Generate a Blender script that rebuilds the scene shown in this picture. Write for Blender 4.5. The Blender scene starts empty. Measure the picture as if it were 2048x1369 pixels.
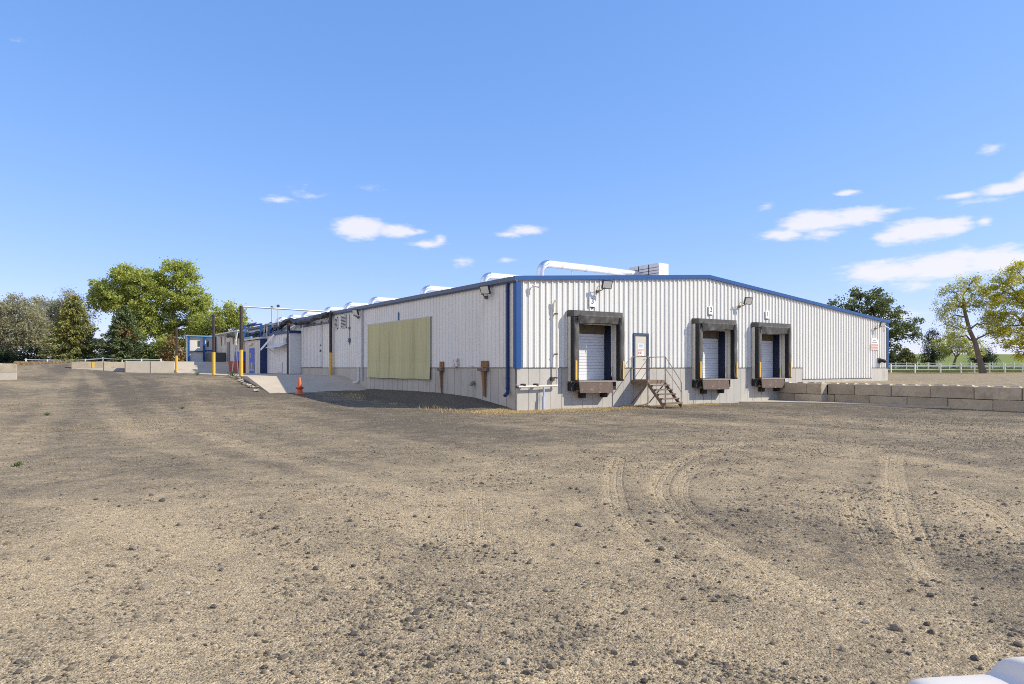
import bpy, math, random
import numpy as np
from mathutils import Vector, Matrix

# ------------------------------------------------------------------ camera, sky, sun, exposure
S = bpy.context.scene
C = S.collection
R = math.radians
# world axes follow the warehouse: its near corner is the origin, the gable wall runs along +X, the long wall along +Y
CAM = Vector((-15.76, -21.8, 1.75))
YAW = R(35.3)
FW = Vector((math.sin(YAW), math.cos(YAW), 0)); RT = Vector((math.cos(YAW), -math.sin(YAW), 0))
cd = bpy.data.cameras.new('camera'); cam = bpy.data.objects.new('camera', cd); C.objects.link(cam)
cam.location = CAM; cam.rotation_euler = (R(90), 0, -YAW)
cd.sensor_width = 36.0; cd.lens = 1320 / 2048 * 36; cd.shift_y = 51.5 / 2048
cd.clip_start = 0.05; cd.clip_end = 20000
S.camera = cam
S.view_settings.view_transform = 'Standard'; S.view_settings.look = 'None'
S.view_settings.gamma = 1; S.view_settings.exposure = 0.84
S.cycles.filter_width = 1.0; S.cycles.use_denoising = False; S.cycles.use_adaptive_sampling = False; S.cycles.max_bounces = 6
SUN_EL = R(38); SUN_AZ = R(131)                    # azimuth clockwise from +Y
SUNV = Vector((math.sin(SUN_AZ) * math.cos(SUN_EL), math.cos(SUN_AZ) * math.cos(SUN_EL), math.sin(SUN_EL)))
sl = bpy.data.lights.new('sun', 'SUN'); so = bpy.data.objects.new('sun', sl); C.objects.link(so)
sl.energy = 3.1; sl.angle = R(0.53); sl.color = (1.0, 0.93, 0.785)
so.rotation_euler = (-SUNV).to_track_quat('-Z', 'Y').to_euler(); so.location = (40, -40, 60)

W = bpy.data.worlds.new('World'); S.world = W; W.use_nodes = True
wt = W.node_tree; wt.nodes.clear()
def wn(t, **k):
    n = wt.nodes.new(t)
    for a, b in k.items(): setattr(n, a, b)
    return n
def wl(a, b): wt.links.new(a, b)
def wmath(op, a, b=None, clamp=False):
    n = wn('ShaderNodeMath', operation=op, use_clamp=clamp)
    for i, v in enumerate((a, b)):
        if v is None: continue
        if isinstance(v, (int, float)): n.inputs[i].default_value = v
        else: wl(v, n.inputs[i])
    return n.outputs[0]
sky = wn('ShaderNodeTexSky', sky_type='NISHITA')
sky.sun_disc = False; sky.sun_elevation = SUN_EL; sky.sun_rotation = SUN_AZ
sky.air_density = 1.0; sky.dust_density = 0.15; sky.ozone_density = 2.0; sky.altitude = 800
hs = wn('ShaderNodeHueSaturation'); hs.inputs['Saturation'].default_value = 1.0; hs.inputs['Value'].default_value = 1.0
scol = wn('ShaderNodeSeparateColor'); wl(sky.outputs[0], scol.inputs[0]); ccol = wn('ShaderNodeCombineColor')   # response curve of the photograph's blue
for i, (k, e) in enumerate(((.686, .80), (1.081, .569), (1.98, .45))): wl(wmath('MULTIPLY', wmath('POWER', scol.outputs[i], e), k), ccol.inputs[i])
wl(ccol.outputs[0], hs.inputs['Color'])
tc = wn('ShaderNodeTexCoord'); sx = wn('ShaderNodeSeparateXYZ'); wl(tc.outputs['Generated'], sx.inputs[0])
azn = wmath('ARCTAN2', sx.outputs[0], sx.outputs[1])       # azimuth from +Y, clockwise
eln = wmath('ARCSINE', sx.outputs[2])
cx = wn('ShaderNodeCombineXYZ'); wl(azn, cx.inputs[0]); wl(eln, cx.inputs[1])
nz = wn('ShaderNodeTexNoise'); nz.inputs['Scale'].default_value = 26; nz.inputs['Detail'].default_value = 6; nz.inputs['Roughness'].default_value = 0.62
sq = wn('ShaderNodeVectorMath', operation='MULTIPLY'); sq.inputs[1].default_value = (1.0, 3.2, 1); wl(cx.outputs[0], sq.inputs[0])
wl(sq.outputs[0], nz.inputs['Vector'])
nzl = wn('ShaderNodeTexNoise'); nzl.inputs['Scale'].default_value = 90; nzl.inputs['Detail'].default_value = 4; wl(sq.outputs[0], nzl.inputs['Vector'])
# clouds of the day: azimuth offset from the view direction / elevation, degrees; half widths; strength
CLOUDS = [(-13.0, 11.7, 2.1, 1.0, 1.0), (-10.0, 11.55, 2.1, 0.55, .8), (-8.0, 11.6, .8, .35, .4), (-7.4, 10.55, 1.5, .42, .62), (-6.2, 10.9, .6, .4, .5),
          (1.3, 11.8, 1.8, .42, .75), (-0.4, 11.4, 1.3, .3, .4), (-4.4, 9.15, .9, .5, .35), (-.6, 9.25, .9, .3, .3),
          (-19.6, 13.5, 1.5, .32, .42), (-17.2, 14.1, 1.1, .5, .22), (-12.2, 15.0, 1.0, .3, .15),
          (24.8, 11.4, 2.7, .9, 1.0), (27.7, 11.5, 1.9, .7, .95), (22.2, 10.55, 1.9, .5, .7), (25.2, 10.4, 1.6, .5, .5), (29.6, 11.7, 1.4, .22, .5),
          (31.5, 10.05, 2.3, .85, 1.0), (33.4, 10.15, 1.6, .65, .9), (30.0, 9.75, 1.3, .6, .8), (34.6, 10.15, .6, .3, .5), (35.6, 10.2, .6, .3, .6), (31.6, 9.3, 1.2, .3, .3),
          (34.2, 12.2, 1.2, .25, .6), (36.8, 12.3, 1.6, .45, .85), (38.5, 12.6, 1.6, .6, .85), (35.5, 11.6, 1.8, .3, .3),
          (26.9, 13.3, .9, .22, .55), (21.0, 12.9, .5, .3, .2), (36.0, 15.0, .8, .35, .35),
          (29.5, 7.2, 3.0, .9, .85), (33.0, 7.35, 3.0, 1.05, .9), (36.5, 7.4, 3.0, 1.0, .9), (34.3, 8.0, 1.4, .6, .7), (40.0, 7.4, 3.0, .9, .8), (31.0, 6.2, 3.0, .6, .3),
          (30.5, 3.9, 2.4, .6, .4)]
acc = None
for a, e, ra, re, st in CLOUDS:
    s = wn('ShaderNodeVectorMath', operation='SUBTRACT'); s.inputs[1].default_value = (YAW + R(a), R(e), 0); wl(cx.outputs[0], s.inputs[0])
    m = wn('ShaderNodeVectorMath', operation='MULTIPLY'); m.inputs[1].default_value = (1 / R(ra), 1 / R(re), 0); wl(s.outputs[0], m.inputs[0])
    d = wn('ShaderNodeVectorMath', operation='LENGTH'); wl(m.outputs[0], d.inputs[0])
    v = wmath('MULTIPLY', wmath('SUBTRACT', 1.25, d.outputs['Value']), st)
    acc = v if acc is None else wmath('SMOOTH_MAX', acc, v)
    if acc.node.operation == 'SMOOTH_MAX': acc.node.inputs[2].default_value = 0.15
# broad unseen cloud bank added behind the camera to brighten the shaded long wall
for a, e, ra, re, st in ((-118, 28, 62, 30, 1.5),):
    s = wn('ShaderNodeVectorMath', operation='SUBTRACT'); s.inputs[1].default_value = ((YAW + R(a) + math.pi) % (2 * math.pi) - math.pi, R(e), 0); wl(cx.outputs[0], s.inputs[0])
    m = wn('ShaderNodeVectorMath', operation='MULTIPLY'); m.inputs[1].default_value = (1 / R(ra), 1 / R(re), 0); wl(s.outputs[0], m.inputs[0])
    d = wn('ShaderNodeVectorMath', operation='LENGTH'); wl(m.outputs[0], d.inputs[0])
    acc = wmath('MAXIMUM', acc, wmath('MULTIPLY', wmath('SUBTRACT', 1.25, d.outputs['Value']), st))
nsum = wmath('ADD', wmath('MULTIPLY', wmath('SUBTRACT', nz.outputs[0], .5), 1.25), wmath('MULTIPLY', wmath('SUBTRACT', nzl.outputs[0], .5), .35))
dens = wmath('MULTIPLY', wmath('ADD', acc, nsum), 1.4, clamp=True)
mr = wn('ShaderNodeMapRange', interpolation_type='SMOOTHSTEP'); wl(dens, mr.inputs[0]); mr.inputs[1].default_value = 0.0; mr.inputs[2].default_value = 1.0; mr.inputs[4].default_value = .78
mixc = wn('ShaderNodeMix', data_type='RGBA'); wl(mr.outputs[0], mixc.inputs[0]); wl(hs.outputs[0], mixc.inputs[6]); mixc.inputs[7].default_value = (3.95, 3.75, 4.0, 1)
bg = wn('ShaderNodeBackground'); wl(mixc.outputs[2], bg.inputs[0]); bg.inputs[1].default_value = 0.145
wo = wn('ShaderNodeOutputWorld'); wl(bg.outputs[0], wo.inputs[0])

rng = np.random.default_rng(7); random.seed(7)

# ------------------------------------------------------------------ helpers
def mat(name, col, rough=.65, metal=0.0, var=0.0, vscale=3.0, stretch=(1, 1, 1), bump=0.0, bscale=40.0, island=0.0,
        stain=None, stain_scale=2.0, stain_lo=.55, stain_hi=.75, spec=.5, trans=0.0, coat=0.0, objrand=0.0):
    """Procedural Principled material: base colour, broad variation, optional stains of another colour, bump."""
    m = bpy.data.materials.new(name); m.use_nodes = True; t = m.node_tree; N = t.nodes; L = t.links
    b = N['Principled BSDF']; b.inputs['Roughness'].default_value = rough; b.inputs['Metallic'].default_value = metal
    b.inputs['Specular IOR Level'].default_value = spec; b.inputs['Coat Weight'].default_value = coat
    g = N.new('ShaderNodeNewGeometry')
    mp = N.new('ShaderNodeMapping'); mp.inputs['Scale'].default_value = stretch
    tcn = N.new('ShaderNodeTexCoord'); L.new(tcn.outputs['Object'], mp.inputs[0])
    if objrand:
        oi = N.new('ShaderNodeObjectInfo'); cxy = N.new('ShaderNodeCombineXYZ'); sc1 = N.new('ShaderNodeMath'); sc1.operation = 'MULTIPLY'; sc1.inputs[1].default_value = 60
        L.new(oi.outputs['Random'], sc1.inputs[0])
        for i in range(3): L.new(sc1.outputs[0], cxy.inputs[i])
        L.new(cxy.outputs[0], mp.inputs['Location'])
    rgb = N.new('ShaderNodeRGB'); rgb.outputs[0].default_value = (*col, 1); out = rgb.outputs[0]
    if var or island:
        n = N.new('ShaderNodeTexNoise'); n.inputs['Scale'].default_value = vscale; n.inputs['Detail'].default_value = 5; n.inputs['Roughness'].default_value = .65
        L.new(mp.outputs[0], n.inputs['Vector'])
        a = N.new('ShaderNodeMapRange'); L.new(n.outputs[0], a.inputs[0]); a.inputs[1].default_value = .25; a.inputs[2].default_value = .75
        a.inputs[3].default_value = 1 - var; a.inputs[4].default_value = 1 + var; a.clamp = False; f = a.outputs[0]
        if island:
            i = N.new('ShaderNodeMapRange'); L.new(g.outputs['Random Per Island'], i.inputs[0]); i.inputs[3].default_value = 1 - island; i.inputs[4].default_value = 1 + island
            mu = N.new('ShaderNodeMath'); mu.operation = 'MULTIPLY'; L.new(f, mu.inputs[0]); L.new(i.outputs[0], mu.inputs[1]); f = mu.outputs[0]
        if objrand:
            i2 = N.new('ShaderNodeMapRange'); L.new(oi.outputs['Random'], i2.inputs[0]); i2.inputs[3].default_value = 1 - objrand; i2.inputs[4].default_value = 1 + objrand
            mu2 = N.new('ShaderNodeMath'); mu2.operation = 'MULTIPLY'; L.new(f, mu2.inputs[0]); L.new(i2.outputs[0], mu2.inputs[1]); f = mu2.outputs[0]
        vm = N.new('ShaderNodeVectorMath'); vm.operation = 'SCALE'; L.new(out, vm.inputs[0]); L.new(f, vm.inputs['Scale']); out = vm.outputs[0]
    if stain:
        n = N.new('ShaderNodeTexNoise'); n.inputs['Scale'].default_value = stain_scale; n.inputs['Detail'].default_value = 7; n.inputs['Roughness'].default_value = .7
        L.new(mp.outputs[0], n.inputs['Vector'])
        a = N.new('ShaderNodeMapRange'); L.new(n.outputs[0], a.inputs[0]); a.inputs[1].default_value = stain_lo; a.inputs[2].default_value = stain_hi
        x = N.new('ShaderNodeMix'); x.data_type = 'RGBA'; L.new(a.outputs[0], x.inputs[0]); L.new(out, x.inputs[6]); x.inputs[7].default_value = (*stain, 1); out = x.outputs[2]
    L.new(out, b.inputs['Base Color'])
    if bump:
        n = N.new('ShaderNodeTexNoise'); n.inputs['Scale'].default_value = bscale; n.inputs['Detail'].default_value = 6
        L.new(mp.outputs[0], n.inputs['Vector'])
        bp = N.new('ShaderNodeBump'); bp.inputs['Strength'].default_value = bump; bp.inputs['Distance'].default_value = .02
        L.new(n.outputs[0], bp.inputs['Height']); L.new(bp.outputs[0], b.inputs['Normal'])
    if trans:
        tr = N.new('ShaderNodeBsdfTranslucent'); L.new(out, tr.inputs[0])
        ms = N.new('ShaderNodeMixShader'); ms.inputs[0].default_value = trans
        L.new(b.outputs[0], ms.inputs[1]); L.new(tr.outputs[0], ms.inputs[2]); L.new(ms.outputs[0], N['Material Output'].inputs[0])
    return m

def mesh_np(name, v, f, m, parent=None, smooth=False):
    """v (n,3), f (k,3|4) arrays -> one mesh object."""
    v = np.asarray(v, np.float32); f = np.asarray(f, np.int32); k = f.shape[1]
    if parent is not None: v = v - np.array(parent.location, np.float32)
    me = bpy.data.meshes.new(name); me.vertices.add(len(v)); me.vertices.foreach_set('co', v.ravel())
    me.loops.add(f.size); me.loops.foreach_set('vertex_index', f.ravel())
    me.polygons.add(len(f)); me.polygons.foreach_set('loop_start', np.arange(0, f.size, k, dtype=np.int32))
    me.update(calc_edges=True); me.validate()
    me.polygons.foreach_set('use_smooth', np.full(len(me.polygons), smooth))
    me.materials.append(m); o = bpy.data.objects.new(name, me); C.objects.link(o)
    if parent is not None: o.parent = parent
    return o

class MB:
    def __init__(s): s.v = []; s.f = []
    def add(s, vs, fs):
        b = len(s.v); s.v += [tuple(p) for p in vs]; s.f += [tuple(i + b for i in q) for q in fs]; return s
    def box(s, x0, x1, y0, y1, z0, z1):
        return s.add([(x0, y0, z0), (x1, y0, z0), (x1, y1, z0), (x0, y1, z0), (x0, y0, z1), (x1, y0, z1), (x1, y1, z1), (x0, y1, z1)],
                     [(0, 3, 2, 1), (4, 5, 6, 7), (0, 1, 5, 4), (1, 2, 6, 5), (2, 3, 7, 6), (3, 0, 4, 7)])
    def hexa(s, lo, hi):       # lo, hi: four points each, same order
        return s.add(list(lo) + list(hi), [(0, 3, 2, 1), (4, 5, 6, 7), (0, 1, 5, 4), (1, 2, 6, 5), (2, 3, 7, 6), (3, 0, 4, 7)])
    def bar(s, p, q, w, h=None, up=(0, 0, 1)):
        p, q = Vector(p), Vector(q); d = (q - p).normalized(); u = Vector(up)
        if abs(d.dot(u)) > .98: u = Vector((1, 0, 0))
        a = d.cross(u).normalized(); b = a.cross(d).normalized(); h = h or w
        c = [(-1, -1), (1, -1), (1, 1), (-1, 1)]
        return s.hexa([p + a * i * w / 2 + b * j * h / 2 for i, j in c], [q + a * i * w / 2 + b * j * h / 2 for i, j in c])
    def tube(s, pts, r, n=8, caps=True):
        pts = [Vector(p) for p in pts]; rs = r if isinstance(r, (list, tuple)) else [r] * len(pts)
        vs = []; fs = []; prev = None
        for i, p in enumerate(pts):
            d = (pts[min(i + 1, len(pts) - 1)] - pts[max(i - 1, 0)]).normalized()
            if prev is None: u = Vector((0, 0, 1)) if abs(d.z) < .9 else Vector((1, 0, 0)); a = d.cross(u).normalized()
            else: a = (prev - d * prev.dot(d)).normalized()
            prev = a; b = d.cross(a)
            for k in range(n):
                t = 2 * math.pi * k / n; vs.append(p + (a * math.cos(t) + b * math.sin(t)) * rs[i])
        for i in range(len(pts) - 1):
            for k in range(n):
                k2 = (k + 1) % n; fs.append((i * n + k, i * n + k2, (i + 1) * n + k2, (i + 1) * n + k))
        if caps: fs.append(tuple(range(n))[::-1]); fs.append(tuple((len(pts) - 1) * n + k for k in range(n)))
        return s.add(vs, fs)
    def lathe(s, prof, n=20, c=(0, 0, 0)):
        vs = []; fs = []
        for r, z in prof:
            for k in range(n):
                t = 2 * math.pi * k / n; vs.append((c[0] + r * math.cos(t), c[1] + r * math.sin(t), c[2] + z))
        for i in range(len(prof) - 1):
            for k in range(n): fs.append((i * n + k, i * n + (k + 1) % n, (i + 1) * n + (k + 1) % n, (i + 1) * n + k))
        fs.append(tuple(range(n))[::-1]); fs.append(tuple((len(prof) - 1) * n + k for k in range(n)))
        return s.add(vs, fs)
    def prism(s, poly, axis, a, b):  # poly in the two other axes (cyclic order kept simple), extruded from a to b
        def P(u, v, w):
            return (w, u, v) if axis == 'x' else (u, w, v) if axis == 'y' else (u, v, w)
        n = len(poly); vs = [P(u, v, a) for u, v in poly] + [P(u, v, b) for u, v in poly]
        return s.add(vs, [tuple(range(n))[::-1], tuple(range(n, 2 * n))] + [(i, (i + 1) % n, n + (i + 1) % n, n + i) for i in range(n)])
    def build(s, name, m, parent=None, smooth=False, bevel=0.0):
        me = bpy.data.meshes.new(name); off = Vector(parent.location) if parent is not None else Vector()
        if parent is not None and parent.parent is not None: off = off + Vector(parent.parent.location)
        me.from_pydata([Vector(p) - off for p in s.v], [], s.f); me.update()
        import bmesh
        bm = bmesh.new(); bm.from_mesh(me); bmesh.ops.recalc_face_normals(bm, faces=bm.faces); bm.to_mesh(me); bm.free()
        if smooth:
            me.polygons.foreach_set('use_smooth', [True] * len(me.polygons))
        me.materials.append(m); o = bpy.data.objects.new(name, me); C.objects.link(o)
        if parent is not None: o.parent = parent
        if smooth:
            md = o.modifiers.new('es', 'EDGE_SPLIT'); md.split_angle = R(40)
        if bevel:
            md = o.modifiers.new('bv', 'BEVEL'); md.width = bevel; md.segments = 2; md.limit_method = 'ANGLE'
        return o

def tag(o, label=None, cat=None, group=None, kind=None):
    for k, v in (('label', label), ('category', cat), ('group', group), ('kind', kind)):
        if v: o[k] = v
    return o
def thing(name, loc, label, cat, group=None):
    o = bpy.data.objects.new(name, None); C.objects.link(o); o.location = loc; o.empty_display_size = .2
    return tag(o, label, cat, group)
def dup(o, loc, rotz=0.0, label=None, scale=None):
    def cp(a, par):
        c = a.copy(); C.objects.link(c)
        if par is not None: c.parent = par
        for k in list(a.children): cp(k, c)
        return c
    r = cp(o, None); r.location = loc; r.rotation_euler = (0, 0, rotz)
    if label: r['label'] = label
    if scale: r.scale = scale
    return r
def text_obj(name, body, size, m, parent, loc, rot, depth=.004):
    cu = bpy.data.curves.new(name, 'FONT'); cu.body = body; cu.size = size; cu.align_x = 'CENTER'; cu.align_y = 'CENTER'; cu.extrude = depth
    t = bpy.data.objects.new(name, cu); C.objects.link(t)
    dg = bpy.context.evaluated_depsgraph_get(); me = bpy.data.meshes.new_from_object(t.evaluated_get(dg))
    bpy.data.objects.remove(t); o = bpy.data.objects.new(name, me); C.objects.link(o); me.materials.clear(); me.materials.append(m)
    o.parent = parent; o.location = Vector(loc) - Vector(parent.location); o.rotation_euler = rot
    return o

# value noise on the plane for terrain and scatter masks
_perm = np.random.default_rng(3).random((256, 256))
def vnoise(x, y, sc):
    x = x / sc; y = y / sc; i = np.floor(x).astype(int); j = np.floor(y).astype(int); fx = x - i; fy = y - j
    fx = fx * fx * (3 - 2 * fx); fy = fy * fy * (3 - 2 * fy)
    g = lambda a, b: _perm[a % 256, b % 256]
    return (g(i, j) * (1 - fx) + g(i + 1, j) * fx) * (1 - fy) + (g(i, j + 1) * (1 - fx) + g(i + 1, j + 1) * fx) * fy
def fbm(x, y, sc, o=4):
    t = 0; a = .5
    for k in range(o): t = t + a * vnoise(x + 31.7 * k, y + 17.3 * k, sc / 2 ** k); a *= .5
    return t / (1 - .5 ** o)
def sstep(a, b, x): t = np.clip((x - a) / (b - a), 0, 1); return t * t * (3 - 2 * t)

# ------------------------------------------------------------------ materials
WHITE = mat('white painted steel siding', (.76, .745, .69), .5, var=.06, vscale=.8, stretch=(1, 1, .25), bump=.06, bscale=3, stain=(.52, .47, .40), stain_scale=1.3, stain_lo=.58, stain_hi=.95)
WHITE_B = mat('weathered white siding', (.70, .69, .66), .55, var=.07, vscale=.7, stretch=(1, 1, .2), bump=.05, bscale=3, stain=(.45, .40, .34), stain_scale=1.6, stain_lo=.6, stain_hi=.95)
CREAM = mat('cream siding', (.66, .62, .54), .6, var=.06, vscale=.8, stretch=(1, 1, .2))
BLUE = mat('blue painted trim', (.010, .072, .245), .4, var=.12, vscale=1.5)
BLUE_D = mat('dark blue painted trim', (.008, .03, .12), .4, var=.12, vscale=2)
GUTTER = mat('blue grey gutter metal', (.10, .13, .20), .45, var=.1, vscale=1.2)
LBLUE = mat('pale blue painted steel', (.16, .40, .68), .45, var=.08)
CONC = mat('foundation concrete', (.47, .445, .395), .9, var=.13, vscale=1.2, stretch=(1, 1, .4), bump=.25, bscale=30, island=.05, stain=(.30, .27, .225), stain_scale=1.5, stain_lo=.55, stain_hi=.85)
CONC_P = mat('concrete pad', (.50, .42, .31), .92, var=.10, vscale=.7, bump=.2, bscale=25, stain=(.34, .30, .25), stain_scale=.8, stain_lo=.55, stain_hi=.8)
BLOCKC = mat('precast block concrete', (.47, .395, .285), .92, var=.16, vscale=1.3, bump=.45, bscale=18, stain=(.27, .215, .155), stain_scale=1.8, stain_lo=.50, stain_hi=.78, objrand=.16)
BLOCKW = mat('pale precast concrete', (.43, .385, .31), .9, var=.12, vscale=1.3, bump=.3, bscale=18, objrand=.1, stain=(.36, .32, .27), stain_scale=1.6, stain_lo=.55, stain_hi=.8)
ROOFM = mat('galvanised roof sheet', (.55, .56, .58), .45, metal=.4, var=.08)
RUST = mat('rusty steel', (.19, .135, .10), .8, var=.3, vscale=6, bump=.2, bscale=60, stain=(.34, .21, .125), stain_scale=5, stain_lo=.5, stain_hi=.75)
RUSTP = mat('weathered railing steel', (.30, .21, .15), .7, var=.25, vscale=7, stain=(.48, .40, .32), stain_scale=5, stain_lo=.45, stain_hi=.65)
RUSTB = mat('rusty brown leveler plate', (.135, .095, .073), .8, var=.2, vscale=3, bump=.2, bscale=40, stain=(.42, .36, .31), stain_scale=7, stain_lo=.58, stain_hi=.72)
BLACK = mat('black rubber', (.018, .018, .02), .75, var=.2, vscale=4)
FABRIC = mat('weathered grey dock curtain', (.075, .071, .069), .8, var=.22, vscale=3, stretch=(1, 1, .5), bump=.35, bscale=9, stain=(.19, .175, .15), stain_scale=3, stain_lo=.5, stain_hi=.8)
FABRIC_K = mat('black dock seal side fabric', (.022, .021, .022), .8, var=.2, vscale=4)
BOARD = mat('off white shelter board', (.66, .62, .53), .7, var=.1, vscale=3)
DOORW = mat('white sectional door', (.74, .74, .73), .5, var=.04, vscale=2)
DOORE = mat('beige steel door', (.60, .56, .46), .5, var=.06, vscale=2)
WOODK = mat('brown header panel', (.14, .11, .07), .85, var=.35, vscale=5, stretch=(1, 1, .2))
YEL = mat('yellow safety paint', (.72, .43, .06), .55, var=.12, vscale=5, stain=(.45, .27, .08), stain_scale=6, stain_lo=.6, stain_hi=.8)
DARKPOST = mat('dark oily pipe', (.045, .032, .028), .6, var=.3, vscale=5, stain=(.12, .06, .04), stain_scale=4, stain_lo=.5, stain_hi=.8)
GALV = mat('galvanised pipe', (.48, .48, .47), .45, metal=.5, var=.1)
PVC = mat('white pvc pipe', (.78, .77, .74), .4)
PIPEC = mat('cream pipe', (.62, .58, .49), .5, var=.1, vscale=6, stain=(.25, .15, .09), stain_scale=8, stain_lo=.62, stain_hi=.75)
TAN_P = mat('olive fibreglass sheet', (.56, .53, .28), .6, var=.13, vscale=1.2, stretch=(1, 1.6, .05), bump=.15, bscale=5, stain=(.30, .27, .14), stain_scale=2.2, stain_lo=.52, stain_hi=.80)
WOOD = mat('weathered brown timber', (.26, .14, .055), .85, var=.3, vscale=8, stretch=(1, 1, .15))
TARP = mat('black tarp', (.012, .012, .014), .45, var=.3, vscale=5)
LAMPB = mat('black lamp housing', (.03, .03, .032), .5)
LENS = mat('pale lamp glass', (.72, .71, .64), .15)
DUCT = mat('crinkled foil duct jacket', (.84, .84, .85), .38, metal=.45, var=.05, vscale=4, bump=.5, bscale=9)
DUCTE = mat('shiny foil elbow', (.72, .74, .78), .24, metal=.9, var=.1, vscale=5, bump=.9, bscale=12)
DUCTB = mat('galvanised duct box', (.62, .63, .66), .42, metal=.5, var=.12, vscale=5, bump=.3, bscale=8)
SIGNW = mat('white sign plate', (.82, .82, .80), .45)
INK = mat('black sign ink', (.015, .015, .015), .6)
REDS = mat('faded red sign band', (.66, .30, .22), .6)
REDP = mat('red painted steel', (.36, .045, .025), .55, var=.2, vscale=4)
CONE = mat('orange cone plastic', (.80, .13, .025), .5, var=.06)
BLUEDOOR = mat('royal blue door paint', (.035, .10, .52), .45, var=.08)
GREYM = mat('grey mesh panel', (.22, .23, .24), .6)
DARKBOX = mat('dark grey steel', (.06, .058, .055), .6, var=.15)
FENCEW = mat('white fence rails', (.78, .77, .74), .5, var=.05)
BARK = mat('grey brown bark', (.17, .135, .10), .95, var=.3, vscale=6, stretch=(1, 1, .2), bump=.5, bscale=10)
BARK_D = mat('dark bark', (.06, .048, .04), .95, var=.3, vscale=6)
def leafmat(n, c, isl=.35, tr=.45): return mat(n, c, .55, var=.18, vscale=.35, island=isl, trans=tr, spec=.25)
LF_COT = leafmat('cottonwood leaves', (.44, .48, .115))
LF_OLV = leafmat('silver olive leaves', (.40, .38, .23), .3)
LF_SPR = leafmat('spruce needles', (.23, .235, .08), .35, .15)
LF_SPR2 = leafmat('dark spruce needles', (.135, .165, .065), .35, .15)
LF_GOLD = leafmat('golden dry needles', (.32, .30, .085), .35, .15)
LF_RUST = leafmat('rusty dry needles', (.27, .165, .06), .35, .15)
LF_LOC = leafmat('dark locust leaves', (.15, .19, .07), .35)
LF_YEL = leafmat('yellow green leaves', (.57, .53, .06), .3, .45)
LF_PALE = leafmat('pale green leaves', (.50, .50, .14), .35, .45)
LF_DRK = leafmat('dark evergreen leaves', (.035, .058, .025), .3, .15)
STRAW = mat('dry straw', (.56, .41, .19), .85, island=.3, trans=.3)
STRAW_B = mat('browned dry grass', (.40, .27, .125), .85, island=.35, trans=.3)
WEED = mat('weed leaves', (.10, .15, .04), .7, island=.3, trans=.3)
LAWNB = mat('lawn grass blades', (.16, .19, .065), .7, island=.35, trans=.3)

# ------------------------------------------------------------------ ground
YA = ([-60, 0, 9, 14.2, 20.6, 46, 58, 90, 140, 400, 4000], [0, 0, .2, .40, 1.20, 1.28, 2.15, 2.2, 2.3, 3, 3])
YB = ([-60, -6, 0, 10, 20, 35.7, 50, 58, 66, 90, 140, 400, 4000], [0, 0, .02, .14, .42, .93, 1.8, 2.2, 2.2, 2.10, 2.3, 3, 3])
BK = ([-1, 0, .8, 2.3, 3.3, 6, 12, 14.6], [0, .02, .16, .34, .44, .52, .56, .5])
def ground_z(x, y, under=True):
    x = np.asarray(x, float); y = np.asarray(y, float); w = -x
    a = np.interp(y, *YA); b = np.interp(y, *YB); t = sstep(8, 17, w)
    z = a * (1 - t) + b * t
    z = z * sstep(-3, -.2, w)
    bank = np.interp(y, *BK, right=0, left=0) * (1 - sstep(.2, 2.6, w)) * (w > -.5) * (y < 14.9)
    z = np.maximum(z, bank)
    z = z + .42 * np.exp(-((x + 13.6) / 3.2) ** 2 - ((y - 50.5) / 5.0) ** 2)
    z = z - .0065 * np.clip(x, 0, 19)
    # room under the concrete pad and ramps
    if under:
        pit = (w > -.6) & (w < 5.75) & (y > 14.7) & (y < 73)
        z = np.where(pit, z - .9, z)
    return z
def img(px, py, z=None, k=None):
    """A point on the ground seen at these photo pixels: used once to survey where things stand."""
    d = FW + RT * ((px - 1024) / 1320) + Vector((0, 0, (736 - py) / 1320))
    if k is None:
        k = ((z if z is not None else 0) - CAM.z) / d.z
    return CAM + d * k
def polyline(pp, z=0.0): return np.array([img(px, py, z)[:2] for px, py in pp])
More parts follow.
